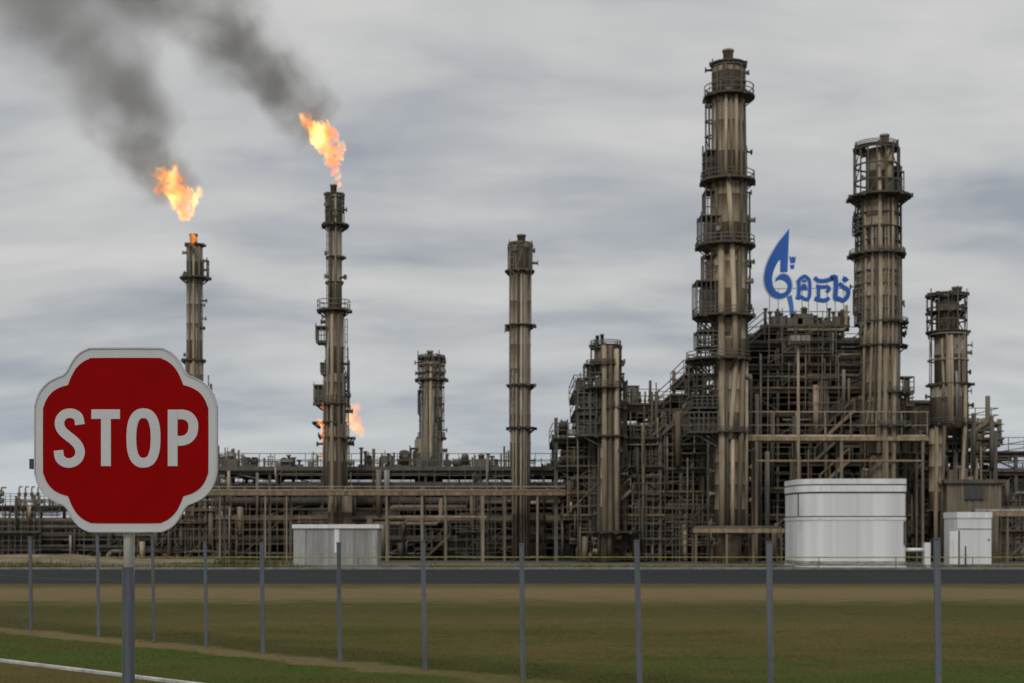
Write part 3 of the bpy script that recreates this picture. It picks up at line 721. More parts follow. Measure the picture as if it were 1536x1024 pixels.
# ------------------------------------------------------------------ process structures
PIPEM = ['pipe_tan','pipe_brown','pipe_brown','pipe_grey','pipe_dark','pipe_dark','pipe_brown','pipe_dark']
SLOTS = []         # equipment places: (x, y, z, height limit, where text)
ORD = ['lowest','second','third','fourth','fifth','sixth','seventh','eighth','ninth','tenth']
ORDB = ['first','second','third','fourth','fifth','sixth','seventh','eighth','ninth','tenth','eleventh','twelfth','thirteenth','fourteenth','fifteenth','sixteenth','seventeenth','eighteenth']
def structure(name, label, cat, short, D, depth, levels, bay=3.0, npipe=40, nvert=24, seed=1, rail='rail', legm='steel', deckm='deck', deck_th=.16, brace_p=.3, rows=2, slots=True, ext=.25, rail_all=True, fascia=None):
    rr = random.Random(seed)
    L = sorted([(wz(y,D), wx(a,D), wx(b,D)) for (y,a,b) in levels], key=lambda t: t[0])
    x0 = min(l[1] for l in L); x1 = max(l[2] for l in L)
    root = thing(name, label, cat, ((x0+x1)/2, D, 0))
    nb = max(1, round((x1-x0)/bay)); gx = [x0+(x1-x0)*i/nb for i in range(nb+1)]
    ys = [D+depth*i/(rows-1) for i in range(rows)]
    for g_ in gx:
        for ry, yy in enumerate(ys):
            tops = [l[0] for l in L if l[1]-.3 <= g_ <= l[2]+.3]
            if not tops: continue
            top = max(tops); x_ = g_
            if rr.random() < ext: top += rr.uniform(.8,2.2)
            MB().bar((x_,yy,0),(x_,yy,top),rr.uniform(.2,.3)).build('leg', M[legm if rr.random() < .75 else 'steel_tan'], root)
    for i, (z,a,b) in enumerate(L):
        q = MB(); q.box(a-.3,b+.3,D-.45,D+depth+.3,z-deck_th,z)
        for yy in ys: q.box(a-.3,b+.3,yy-.12,yy+.12,z-deck_th-.32,z-deck_th)
        xx = a
        while xx <= b+.01: q.box(xx-.1,xx+.1,D,D+depth,z-deck_th-.28,z-deck_th-.002); xx += bay
        m_ = fascia[i] if fascia and i in fascia else (rr.choice((deckm,deckm,'steel','deck_tan','deck_tan' if deckm == 'deck' else deckm)))
        d = q.build('deck', M[m_], root)
        if rail_all or i == len(L)-1:
            q = MB(); xx = a-.3; hh = 1.1
            while xx <= b+.3:
                for yy in (D-.4, D+depth+.25):
                    if rr.random() < .9: q.bar((xx,yy,z),(xx,yy,z+hh),.055)
                xx += 1.3
            for zz in (.55,1.1):
                for yy in (D-.4, D+depth+.25): q.box(a-.3,b+.3,yy-.03,yy+.03,z+zz-.028,z+zz+.028)
                for xe in (a-.28,b+.28): q.box(xe-.03,xe+.03,D-.4,D+depth+.25,z+zz-.03,z+zz+.03)
            q.build('railing', M[rail], d)
    zs = [0]+[l[0] for l in L]
    for i in range(len(L)):
        z,a,b = L[i]; zb = zs[i]
        if z-zb < 1.2: continue
        for k in range(nb):
            if gx[k] < a-.3 or gx[k+1] > b+.3: continue
            if rr.random() < brace_p:
                q = MB(); u, v_ = gx[k], gx[k+1]
                if rr.random() < .5: u, v_ = v_, u
                q.bar((u,D-.02,zb+.1),(v_,D-.02,z-.3),.12)
                if rr.random() < .4: q.bar((v_,D+.12,zb+.1),(u,D+.12,z-.3),.1)
                q.build('brace', M['steel'], root)
            if slots:
                for row in range(2):
                    yy = D+depth*(.28 if row == 0 else .72)
                    SLOTS.append(((gx[k]+gx[k+1])/2, yy, zb, z-zb-.55, gx[k+1]-gx[k], 'in %s bay from left, %s %s of %s' % (ORDB[min(k,17)], 'front' if row == 0 else 'rear', 'ground level' if i == 0 else ORD[i-1]+' deck', short)))
    # the top deck carries equipment too
    if slots:
        z,a,b = L[-1]
        for k in range(nb):
            if gx[k] < a-.3 or gx[k+1] > b+.3: continue
            SLOTS.append(((gx[k]+gx[k+1])/2, D+depth*.4, z, 2.4, gx[k+1]-gx[k], 'on %s bay from left, open top deck of %s' % (ORDB[min(k,17)], short)))
    # pipework: runs along the decks with drops, and risers between decks
    for _ in range(npipe):
        i = rr.randrange(len(L)); z,a,b = L[i]; zb = zs[i]
        zz = zb+(z-zb)*rr.uniform(.25,.88); yy = D+rr.choice((-.3,-.15,rr.uniform(0,depth*.5),rr.uniform(.2,depth*.9)))
        xa = rr.uniform(a,b-(b-a)*.2); xb = min(b, xa+rr.uniform(.2,.9)*(b-a)); r = rr.choice((.04,.05,.06,.08,.1,.14,.2))
        pts = [(xa,yy,zz),(xb,yy,zz)]
        if rr.random() < .6:
            zz2 = max(.1, zz-rr.uniform(.8,3)); pts = [(xa,yy,zz2)]+[(xa,yy,zz-r*2),(xa+r*2,yy,zz)]+[(xb,yy,zz)]
        if rr.random() < .5:
            zz3 = zz+rr.uniform(.6,2.5); pts = pts[:-1]+[(xb-r*2,yy,zz),(xb,yy,zz+r*2),(xb,yy,zz3)]
        MB().path(pts, r, 8).build('pipe', M[rr.choice(PIPEM)], root)
    for _ in range(nvert):
        i = rr.randrange(len(L)); z,a,b = L[i]; j = rr.randrange(0,i+1)
        xx = rr.uniform(a,b); yy = D+rr.choice((-.55,-.6,-.7,rr.uniform(.1,depth*.6))); r = rr.choice((.05,.06,.08,.1,.13,.2,.26))
        za, zb_ = zs[j]+.1, z+rr.uniform(-1,1.1)
        MB().tube((xx,yy,za),(xx+rr.uniform(-.05,.05),yy,zb_),r,8).build('pipe', M[rr.choice(PIPEM)], root)
    zt0, at, bt = L[-1]
    for k in range(max(1,int((bt-at)/1.7))):                # frames and standing pipes on the top deck
        xa = at+(bt-at)*k/max(1,int((bt-at)/1.7))+rr.uniform(0,.5); w_ = rr.uniform(.7,1.5); yy = D+rr.uniform(0,depth*.4); q = MB(); n = rr.choice((3,4,5)); h_ = rr.uniform(.5,1.7)
        for m_ in range(n+1): q.bar((xa+w_*m_/n,yy,zt0),(xa+w_*m_/n,yy,zt0+h_*rr.uniform(.6,1.15)),rr.choice((.06,.09,.16)))
        for t in (.35,.55): q.bar((xa-.1,yy,zt0+h_*t),(xa+w_+.1,yy,zt0+h_*t),.08)
        if rr.random() < .5: q.box(xa,xa+w_*.5,yy-.3,yy+.3,zt0+h_*.2,zt0+h_*.6)
        q.build('pipe_frame', M[rr.choice(('steel','steel_dark','pipe_brown'))], root)
    for k in range(max(3,int((x1-x0)*len(L)/38))):            # tube scaffolding hung on the front
        i = rr.randrange(len(L)); z,a,b = L[i]; j = max(0,i-rr.choice((1,2,3))); za = zs[j]+.05; zt = z+rr.uniform(.2,1.6)
        w_ = rr.uniform(2.2,6); xa = rr.uniform(a,max(a+.1,b-w_)); xb = min(b,xa+w_); yy = D-rr.uniform(.75,1.0); q = MB(); n = max(2,int((xb-xa)/rr.choice((.55,.8,1.1))))
        for m_ in range(n+1):
            xx = xa+(xb-xa)*m_/n; q.bar((xx,yy,za),(xx,yy,zt+rr.uniform(-.5,.9)),.06)
        h_ = za+.6
        while h_ < zt-.3: q.bar((xa-.1,yy,h_),(xb+.1,yy,h_),.055); h_ += rr.uniform(.7,1.3)
        if rr.random() < .6: q.box(xa,xb,yy-.35,yy+.35,(za+zt)/2,(za+zt)/2+.07)
        if rr.random() < .5: q.bar((xa,yy-.04,za),(xb,yy-.04,min(zt,za+(xb-xa))),.05)
        q.build('scaffold', M[rr.choice(('rail','steel','pipe_brown','rail','steel_mid'))], root)
    for k in range(max(1,len(L)//2)):                        # stairs
        i = rr.randrange(len(L)); z,a,b = L[i]; zb = zs[i]
        if z-zb < 1.5 or b-a < 5: continue
        xa = rr.uniform(a+.5,b-4); dx = min(3.6,(z-zb)*1.1)
        q = MB()
        for yy in (D-.95,D-.5):
            q.bar((xa,yy,zb),(xa+dx,yy,z),.06,.22); q.bar((xa,yy,zb+1),(xa+dx,yy,z+1),.05)
            for t in (.0,.33,.66,1): q.bar((xa+dx*t,yy,zb+(z-zb)*t),(xa+dx*t,yy,zb+(z-zb)*t+1),.05)
        for s in range(int((z-zb)/.22)):
            t = s*.22/(z-zb); q.box(xa+dx*t,xa+dx*t+.24,D-.95,D-.5,zb+(z-zb)*t,zb+(z-zb)*t+.03)
        q.build('staircase', M['steel_tan' if rr.random() < .4 else 'steel'], root)
    return root

# --- far left low rack
structure('process_structure','low open topped structure far left beyond the stop sign','structure','far left rack',134,9,
 [(757,-60,92),(777,-60,150),(798,-60,330),(816,-60,330)], bay=3.4, npipe=34, nvert=26, seed=41, ext=.5)
structure('process_structure','brown open structure right behind the stop sign post','structure','sign side structure',128,8,
 [(700,322,352),(726,250,440),(748,200,440),(772,190,440),(800,180,440),(818,150,440)], bay=3.2, npipe=46, nvert=30, seed=42)
# --- long rack with dark roof
structure('pipe_rack','long pipe rack with a flat dark roof left of the towers','pipe rack','long rack',121,13,
 [(699,327,868),(722,428,872),(745,330,872),(772,330,872),(802,330,872)], bay=4.2, npipe=60, nvert=36, seed=43, deckm='steel_dark', deck_th=.34, brace_p=.22, fascia={4:'steel_dark'}, rail='rail')
# --- stepped structure round the middle tower
structure('process_structure','stepped scaffold structure wrapped round the middle tower','structure','middle tower structure',114,9,
 [(583,866,898),(612,868,936),(655,834,986),(697,838,990),(735,846,990),(770,850,990),(806,860,990)], bay=2.6, npipe=46, nvert=40, seed=44, ext=.45)
structure('process_structure','structure with small dark gantry between middle and tallest towers','structure','gantry structure',115,10,
 [(604,930,984),(636,936,1062),(664,930,1064),(700,930,1066),(735,935,1066),(770,935,1066),(806,935,1066)], bay=2.7, npipe=50, nvert=40, seed=45, ext=.5)
structure('process_structure','crowded stair stepped structure left of the tallest tower','structure','stair stepped structure',117,9,
 [(560,1030,1066),(590,1010,1070),(612,1000,1072),(640,990,1074),(672,990,1074),(720,985,1074),(765,985,1074),(805,985,1074)], bay=2.3, npipe=44, nvert=40, seed=46, ext=.5)
# --- central block under the logo
structure('process_structure','large dark block of decks and pipes under the blue logo','structure','central block',118,16,
 [(489,1150,1268),(512,1128,1300),(546,1120,1304),(580,1118,1306),(616,1118,1310),(655,1118,1312),(690,1118,1312),(730,1118,1312),(770,1118,1312),(806,1118,1312)], bay=2.5, npipe=80, nvert=60, seed=47, ext=.3)
structure('process_structure','sloping structure on the right flank of the thick tower','structure','right flank structure',117,10,
 [(606,1330,1364),(632,1330,1372),(658,1330,1390),(690,1325,1398),(730,1325,1398),(770,1325,1398),(806,1325,1398)], bay=2.3, npipe=44, nvert=34, seed=48, ext=.4)
structure('process_structure','low tiered structure at the right edge of the plant','structure','right end structure',116,10,
 [(632,1442,1490),(656,1420,1498),(676,1420,1560),(704,1420,1575),(760,1420,1575),(800,1420,1575)], bay=2.8, npipe=50, nvert=36, seed=49, ext=.35)
# dark backing halls, added to block sky light leaking through the plant
def hall(label, xl, xr, yt, D, dep, mat, roof):
    x0, x1, z1 = wx(xl,D), wx(xr,D), wz(yt,D); r = thing('backing_or_cabin', label, 'hall', ((x0+x1)/2, D, 0))
    q = MB(); n = int((x1-x0)/.5)
    q.box(x0,x1,D,D+dep,0,z1)
    for i in range(n): q.box(x0+(x1-x0)*i/n, x0+(x1-x0)*(i+.5)/n, D-.06, D, 0, z1)
    q.build('wall', M[mat], r)
    MB().box(x0-.3,x1+.3,D-.3,D+dep+.3,z1,z1+.3).build('roof', M[roof], r)
    for i in range(max(2,int((x1-x0)/7))):
        xx = x0+2+i*7
        if xx+3 > x1: break
        f = MB(); f.box(xx,xx+3,D-.16,D-.062,z1*.45,z1*.45+1.6)
        w_ = f.build('louvre', M['steel_dark'], r)
    return r
hall('long dark backing hall added behind the pipe rack', 334, 880, 727, 142, 12, 'clad', 'steel_dark')
hall('tall dark backing hall added behind the central block', 990, 1400, 604, 146, 14, 'clad', 'steel_dark')
hall('narrow high dark backing hall added right behind the logo block', 1124, 1302, 512, 138, 7, 'clad', 'steel_dark')
hall('low dark backing hall added behind the right edge', 1400, 1700, 706, 143, 12, 'clad', 'steel_dark')
hall('low brown backing hall added far left behind the rack', -120, 332, 780, 146, 8, 'clad', 'steel_dark')
hall('dark backing hall added behind the middle tower', 850, 995, 676, 141, 10, 'clad', 'steel_dark')
hall('tan walled cabin with dark window band under the right end decks', 1420, 1502, 724, 112.5, 3, 'clad_tan', 'steel')
box_r = bpy.data.objects['backing_or_cabin.%03d' % (len([o for o in bpy.data.objects if o.name.startswith('backing_or_cabin')])-1)]
MB().box(wx(1446,112.5),wx(1476,112.5),112.3,112.435,wz(748,112.5),wz(728,112.5)).build('window', M['seam'], box_r)

# --- front pipe bridges
def bridge(label, D, xl, xr, ytop, ybeam, posts_x, mat, railm, second=None, lines=5, seed=5, short=None):
    rr = random.Random(seed); x0, x1 = wx(xl,D), wx(xr,D); r = thing('pipe_bridge', label, 'pipe bridge', ((x0+x1)/2, D, 0)); z = wz(ybeam,D)
    MB().box(x0,x1,D-.15,D+.15,z-.16,z+.16).build('beam', M[mat], r)
    MB().box(x0,x1,D+1.6,D+1.85,z-.16,z+.14).build('beam', M['steel'], r)
    n = int((x1-x0)/3)
    for i in range(n+1):
        xx = x0+.1+(x1-x0-.2)*i/n; MB().box(xx-.09,xx+.09,D+.152,D+1.598,z-.12,z+.1).build('cross_beam', M['steel'], r)
    for i in range(lines):
        rad = rr.choice((.07,.1,.13)); MB().tube((x0+.1,D+.3+i*.26,z+.11+rad),(x1-.1,D+.3+i*.26,z+.11+rad),rad,8).build('pipe', M[rr.choice(PIPEM)], r)
    if ytop:
        q = MB(); zt = wz(ytop,D); q.box(x0,x1,D-.2,D-.14,zt-.04,zt+.04); q.box(x0,x1,D-.2,D-.14,(zt+z)/2-.025,(zt+z)/2+.025); xx = x0
        while xx <= x1: q.bar((xx,D-.17,z+.16),(xx,D-.17,zt),.06); xx += 2.0
        q.build('railing', M[railm], r)
    for (px, pw) in posts_x:
        MB().bar((wx(px,D),D+.02,0),(wx(px,D),D+.02,z-.16),pw,pw).build('leg', M['steel_mid'], r)
        MB().bar((wx(px,D),D+1.7,0),(wx(px,D),D+1.7,z-.16),pw*.9,pw*.9).build('leg', M['steel'], r)
    if second:
        ys, xa, xb = second
        MB().box(wx(xa,D),wx(xb,D),D-.1,D+.1,wz(ys,D)-.07,wz(ys,D)+.07).build('tie_beam', M[mat], r)
    return r
bridge('long tan pipe bridge on slim posts crossing the rack', 113, 292, 848, 729, 739, [(330,.14),(398,.12),(430,.12),(580,.16),(633,.2),(668,.16),(724,.26),(757,.18),(806,.14)], 'steel_tan', 'rail_tan', (774,580,730), seed=51)
bridge('tan pipe bridge with pale railing across the central block', 111.5, 1122, 1392, 617, 657, [(1134,.2),(1198,.16),(1262,.2),(1330,.2),(1384,.18)], 'steel_tan', 'rail_tan', (690,1134,1384), seed=52)
bridge('low tan pipe bridge right of the small white building', 108, 1462, 1600, None, 770, [(1478,.18),(1511,.16),(1560,.16)], 'steel_tan', 'rail_tan', None, lines=3, seed=53)
bridge('low tan walkway beam at the foot of the tallest tower', 107.5, 1040, 1176, None, 795, [(1044,.16),(1090,.14),(1130,.14),(1172,.16)], 'steel_tan', 'rail_tan', None, lines=3, seed=54)
# low earth bank at the left
eb = MB(); nx_, ny_ = 60, 8; xa_, xb_ = wx(-420,112), wx(250,112)
for j in range(ny_+1):
    for i in range(nx_+1):
        xx = xa_+(xb_-xa_)*i/nx_; t = j/ny_; hh = math.sin(PI*t)**.8*(.62+.35*mnoise.noise(Vector((xx*.12,0,5))))*min(1,(nx_-i)/14)
        eb.v.append((xx,107+12*t,max(-.05,hh+.08*mnoise.noise(Vector((xx*.5,t*6,1)))-.03)))
for j in range(ny_):
    for i in range(nx_): eb.f.append((j*(nx_+1)+i,j*(nx_+1)+i+1,(j+1)*(nx_+1)+i+1,(j+1)*(nx_+1)+i)); eb.s.append(True)
structure_kind(eb.build('earth_bank', plain('bare_earth', (.155,.125,.087), .95, .35, .4, .1)), 'low bank of bare tan earth')
# light mast
D = 110.5; lm = thing('light_mast', 'slim tan lighting mast before the central block', 'mast', (wx(1197,D), D, 0))
MB().tube((wx(1198,D),D,0),(wx(1197,D),D,wz(514,D)),.13,8,r2=.1).build('mast_pole', M['pipe_tan'], lm)
MB().box(wx(1184,D),wx(1210,D),D-.5,D+.5,wz(516,D),wz(512,D)).build('head_frame', M['rail_tan'], lm)
for px in (1186,1194,1202,1209):
    MB().box(wx(px,D)-.18,wx(px,D)+.18,D-.72,D-.51,wz(512,D)-.08,wz(512,D)+.35).build('floodlight', M['pipe_grey'], lm)

# ------------------------------------------------------------------ equipment
def T(name, cat):
    r = thing(name, 'x', cat); return r
def tmpl_drum(mat):
    r = T('horizontal_drum','drum'); q = MB(); prof = [(.0,-1.25),(.3,-1.2),(.48,-1.08),(.55,-.9),(.55,.9),(.48,1.08),(.3,1.2),(.0,1.25)]
    b = len(q.v); q.lathe(0,0,[(max(a,.01),c) for a,c in prof],16)
    q.v = [(z_,y_,x_+.95) for x_,y_,z_ in q.v]; q.f = [tuple(reversed(f)) for f in q.f]
    q.build('shell', M[mat], r)
    for sx in (-.7,.7): MB().box(sx-.1,sx+.1,-.45,.45,0,.52).build('saddle', M['steel'], r)
    MB().tube((.3,0,1.45),(.3,0,1.85),.1,8).tube((.3,0,1.85),(.3,0,1.92),.18,8).build('nozzle', M['pipe_dark'], r)
    return r
def tmpl_vessel(mat):
    r = T('vertical_vessel','vessel')
    MB().lathe(0,0,[(.5,.5),(.5,2.0),(.44,2.2),(.28,2.34),(.05,2.4)],16).build('shell', M[mat], r)
    MB().lathe(0,0,[(.56,0),(.56,.06),(.46,.06),(.44,.55)],14).build('skirt', M['steel'], r)
    MB().ringplate(0,0,.5,.62,1.5,1.56,16).build('ring', M['deck'], r)
    MB().tube((.45,-.1,1.1),(.85,-.1,1.1),.09,8).tube((.85,-.1,1.1),(.9,-.1,1.1),.17,8).build('nozzle', M['pipe_dark'], r)
    return r
def tmpl_exchanger(mat):
    r = T('heat_exchanger','exchanger')
    for zz in (.6,1.35):
        q = MB(); q.tube((-1.2,0,zz),(.8,0,zz),.3,14); q.tube((.8,0,zz),(.88,0,zz),.4,14); q.tube((.88,0,zz),(1.2,0,zz),.31,14); q.tube((-1.28,0,zz),(-1.2,0,zz),.37,14)
        q.build('shell', M[mat], r)
    for sx in (-.7,.5): MB().box(sx-.08,sx+.08,-.3,.3,0,.32).build('saddle', M['steel'], r)
    MB().path([(1.0,-.02,1.64),(1.0,-.02,1.95),(1.05,-.02,2.0),(1.5,-.02,2.0)],.09,8).build('pipe', M['pipe_brown'], r)
    return r
def tmpl_pump(mat):
    r = T('pump_skid','pump')
    MB().box(-1,1,-.45,.45,0,.22).build('base', M['steel'], r)
    MB().tube((-.85,0,.6),(.1,0,.6),.33,12).build('motor', M[mat], r)
    MB().tube((.1,0,.6),(.45,0,.6),.1,8).build('shaft_guard', M['yellow'], r)
    MB().lathe(.68,0,[(.2,.23),(.32,.4),(.32,.85),(.14,.98),(.14,1.4),(.22,1.4),(.22,1.48)],12).build('casing', M['pipe_brown'], r)
    return r
def tmpl_cooler(mat):
    r = T('air_cooler','cooler')
    for sx in (-1.0,1.0):
        for sy in (-.6,.6): MB().bar((sx,sy,0),(sx,sy,1.0),.12).build('leg', M['steel'], r)
    MB().box(-1.2,1.2,-.75,.75,1.0,1.6).build('bundle_box', M[mat], r)
    for sx in (-.6,.6): MB().lathe(sx,0,[(.5,1.6),(.46,1.85),(.5,1.86)],16).build('fan_ring', M['deck'], r)
    return r
def tmpl_cabinet(mat):
    r = T('control_cabinet','cabinet')
    MB().box(-.7,.7,-.35,.35,.1,1.9).build('body', M[mat], r)
    d = MB().box(-.6,-.03,-.39,-.352,.25,1.75).box(.03,.6,-.39,-.352,.25,1.75).build('door', M['pipe_grey'], r)
    MB().box(-.75,.75,-.4,.4,1.9,1.98).build('roof', M['steel'], r)
    return r
def tmpl_manifold(mat):
    r = T('valve_manifold','valves')
    MB().tube((-1.2,0,.5),(1.2,0,.5),.16,8).build('header', M[mat], r)
    for i in range(4):
        xx = -.9+.6*i
        b = MB().path([(xx,0,.5),(xx,0,1.7),(xx,.15,1.85),(xx,.8,1.85)],.07,6).build('branch_pipe', M['pipe_brown'], r)
        MB().lathe(xx,-.0,[(.16,1.0),(.18,1.15),(.16,1.3)],8).build('valve', M['pipe_dark'], r)
    for sx in (-.8,.8): MB().box(sx-.06,sx+.06,-.2,.2,0,.34).build('saddle', M['steel'], r)
    return r
TM = [(tmpl_drum('vessel'),'brown horizontal drum',(2.5,1.95)),(tmpl_drum('vessel_grey'),'grey horizontal drum',(2.5,1.95)),(tmpl_drum('vessel_dark'),'dark horizontal drum',(2.5,1.95)),
 (tmpl_vessel('vessel'),'brown upright vessel',(1.2,2.4)),(tmpl_vessel('vessel_grey'),'grey upright vessel',(1.2,2.4)),(tmpl_vessel('vessel_dark'),'dark upright vessel',(1.2,2.4)),
 (tmpl_exchanger('vessel'),'brown stacked heat exchanger',(2.6,2.0)),(tmpl_exchanger('vessel_grey'),'grey stacked heat exchanger',(2.6,2.0)),
 (tmpl_pump('vessel_dark'),'dark skid pump',(2.0,1.5)),(tmpl_cooler('vessel_grey'),'grey fan cooler box',(2.4,1.9)),(tmpl_cooler('vessel_dark'),'dark fan cooler box',(2.4,1.9)),
 (tmpl_cabinet('vessel_dark'),'dark cabinet',(1.5,2.0)),(tmpl_manifold('pipe_tan'),'tan valve manifold',(2.4,1.9))]
def edge(short, y, xl, xr, D, n, hl):
    for i in range(n):
        px = xl+(xr-xl)*(i+.5)/n
        SLOTS.append((wx(px,D+2), D+1.2+(i%3)*1.5, wz(y,D), hl*(.75+.5*((i*7)%5)/4), 2.2, 'at the roof edge of %s, %s from left' % (short, ORDB[i])))
edge('the central block', 489, 1152, 1272, 118, 7, 1.0); edge('the gantry structure', 604, 934, 982, 115, 3, .9)
edge('middle tower structure', 655, 838, 862, 114, 2, 2.0); edge('stair stepped structure', 560, 1032, 1064, 117, 2, 1.5)
edge('the long rack', 699, 330, 860, 121, 18, 1.0); edge('right end structure', 656, 1424, 1440, 116, 1, 1.5)
rr = random.Random(99); seen = set(); used = set()
GN = {'horizontal_drum':'horizontal drums in the plant','vertical_vessel':'upright vessels in the plant','heat_exchanger':'heat exchangers in the plant','pump_skid':'pumps in the plant','air_cooler':'fan coolers in the plant','control_cabinet':'cabinets in the plant','valve_manifold':'valve manifolds in the plant'}
def place(slot, prob):
    if 'roof edge' in slot[5]: prob = .9 if 'long' not in slot[5] else .5
    x, y, z, hl, bw, where = slot
    if rr.random() > prob or hl < .8: return
    i = rr.randrange(len(TM))
    if 'roof edge' in where: i = rr.choice((3,4,5,9,10,11,12,6))
    t, nm, (tw, th) = TM[i]
    sx = min(1.3, (bw*.92)/tw); sz = min(1.5, hl/th*.95) if 'top deck' not in where else rr.uniform(.6,1.0)*2.0/th
    s = min(sx, sz)
    kind = t.name.split('.')[0]
    scl = (s if kind != 'vertical_vessel' else min(s*1.3,1.2), min(1.3,max(s,.8)), s if kind != 'vertical_vessel' else sz)
    lab = '%s %s' % (nm, where)
    lab = lab.replace(' level of',' of') if len(lab.split()) > 16 else lab
    gp = GN[kind]
    if i in used: dup(t, (x,y,z), rr.choice((0,PI)), scl, lab, gp)
    else:
        used.add(i); t.location = (x,y,z); t.scale = scl; t['label'] = lab; t['group'] = gp
for s in SLOTS: place(s, .70 if 'front' in s[5] else (.6 if 'top deck' in s[5] else .36))
for i, (t, nm, _) in enumerate(TM):
    if i not in used:
        for c in list(t.children): bpy.data.objects.remove(c)
        bpy.data.objects.remove(t)

# small stand-alone items on the dark roof of the long rack
D = 122.5; zr = wz(699,D)+.0
def roofitem(px, kind, lab, h, w_, D=122.5, z0=wz(699,121), on='long rack'):
    x = wx(px,D)
    if kind == 'stub':
        r = thing('vent_pipe', lab, 'vent pipe', (x,D,z0), 'vents on the %s roof' % on); 
        for k in range(3):
            MB().tube((x+(k-1)*w_*.35,D,z0),(x+(k-1)*w_*.35,D,z0+h*(1,.8,.55)[k]),.11,8).tube((x+(k-1)*w_*.35,D,z0+h*(1,.8,.55)[k]),(x+(k-1)*w_*.35,D,z0+h*(1,.8,.55)[k]+.12),.2,8).build('vent', M['steel_dark'], r)
        MB().box(x-w_*.6,x+w_*.6,D-.3,D+.3,z0,z0+.25).build('base', M['steel'], r)
    elif kind == 'box':
        r = thing('roof_unit', lab, 'roof unit', (x,D,z0), 'units on the %s roof' % on)
        MB().box(x-w_/2,x+w_/2,D-.6,D+.6,z0,z0+h*.7).build('casing', M['vessel'], r)
        MB().lathe(x,D,[(w_*.2,z0+h*.7),(w_*.2,z0+h),(w_*.27,z0+h),(w_*.1,z0+h+.2)],10).build('cowl', M['pipe_grey'], r)
    else:
        r = thing('antenna_mast', lab, 'antenna', (x,D,z0), 'thin masts on the %s roof' % on)
        MB().bar((x,D,z0),(x,D,z0+h),.07).build('mast_pole', M['rail'], r)
        MB().bar((x-w_/2,D,z0+h*.8),(x+w_/2,D,z0+h*.8),.05).build('cross_arm', M['rail'], r)
for a in [(346,'box','brown roof unit at the left end of the rack roof',.95,1.4),(376,'stub','vent pipes on the rack roof left of the flare, far ones',.7,.9),(406,'mast','thin mast left of the flare, on the rack roof',1.2,.5),(441,'stub','vent pipes just left of the tall flare on the rack roof',.95,1.3),
          (426,'box','roof unit just left of the tall flare',.55,1.3),(470,'mast','thin mast close beside the tall flare',1.4,.4),(548,'stub','tall vent pipes just right of the tall flare',1.6,1.0),(590,'stub','vent pipes between the tall flare and short column',1.1,1.2),
          (575,'mast','thin mast between tall flare and short column',.9,.6),(690,'mast','thin mast just right of the short column',.9,1.2),(722,'box','brown roof unit left of the plain column',1.0,1.3),(738,'stub','vent pipes next to the plain column',1.1,1.0),
          (812,'mast','thin mast right of the plain column',.8,.5),(830,'box','roof unit at the right end of the rack roof',.5,1.2)]:
    roofitem(*a)
for a in [(1155,'stub','vent pipes at the left end of the roof under the logo',1.5,1.1),(1166,'box','roof unit under the left edge of the flame letter',1.25,1.1),(1178,'stub','vent pipes left of the logo tail',1.1,1.0),(1190,'box','roof unit at the foot of the logo tail',1.1,1.3),
          (1206,'box','tall roof unit under the first small logo letter',1.55,1.3),(1218,'stub','vent pipes between first and second small logo letters',1.0,1.0),(1229,'stub','vent pipes under the second small logo letter',.9,.9),(1240,'box','low roof unit under the second small logo letter',.7,1.0),
          (1250,'stub','vent pipes under the last logo letter',1.5,1.0),(1261,'box','roof unit at the right end of the roof under the logo',1.2,1.2)]:
    roofitem(*a, D=119.2, z0=wz(489,118), on='central block')

# ------------------------------------------------------------------ white tank, small white building, grey shed
def rrect(x0,x1,y0,y1,rl,rr_,n=8):
    pts = []
    for (cx,cy,r,a0) in ((x1-rr_,y0+rr_,rr_,-PI/2),(x1-rr_,y1-rr_,rr_,0),(x0+rl,y1-rl,rl,PI/2),(x0+rl,y0+rl,rl,PI)):
        for k in range(n+1):
            a = a0+PI/2*k/n; pts.append((cx+r*math.cos(a),cy+r*math.sin(a)))
    return pts
D = 97.0
r = thing('storage_tank','large white storage tank with rounded corner and banded sides','storage tank',(wx(1269,D),D,0))
x0, x1, y0, y1 = wx(1179,D+5.4), wx(1360,D), D, D+7.5
def tank_ring(grow, za, zb, nm, mat):
    return MB().hprism(rrect(x0-grow,x1+grow,y0-grow,y1+grow,2.0,.35,14), za, zb).build(nm, M[mat], r)
tank_ring(.0, .42, wz(739,D), 'body', 'white')
tank_ring(.035, wz(779,D), wz(775.5,D)+.02, 'band', 'white_trim')
tank_ring(.012, wz(775.2,D)+.03, wz(774.2,D)+.06, 'seam_line', 'seam')
tank_ring(.012, wz(739,D), wz(736.5,D), 'seam_line', 'seam')
tank_ring(.05, wz(736.5,D), wz(727,D), 'upper_band', 'white_trim')
tank_ring(.02, wz(727,D), wz(725,D), 'seam_line', 'seam')
tank_ring(.05, wz(725,D), wz(717,D), 'roof_rim', 'white')
tank_ring(.06, .0, .13, 'base_slab', 'white_trim')
tank_ring(.03, .13, .42, 'plinth', 'plinth')
MB().box(wx(1355.5,D),wx(1359.5,D),D-.04,D+.1,wz(816,D),wz(781,D)).build('side_vent', M['seam'], r)
MB().box(wx(1198,D)-.02,wx(1198,D)+.02,D+.02,D+.3,wz(775,D)+.1,wz(740,D)).build('vertical_seam', M['seam'], r)
r = thing('service_building','small white flat roofed building right of the white tank','building',(wx(1451,D),D,0))
x0, x1, y0, y1 = wx(1416,D+3), wx(1487,D), D, D+3
MB().box(x0,x1,y0,y1,.0,wz(776,D)).build('wall', M['white'], r)
MB().box(x0-.04,x1+.04,y0-.06,y1+.04,wz(776,D),wz(767,D)).build('roof', M['white_trim'], r)
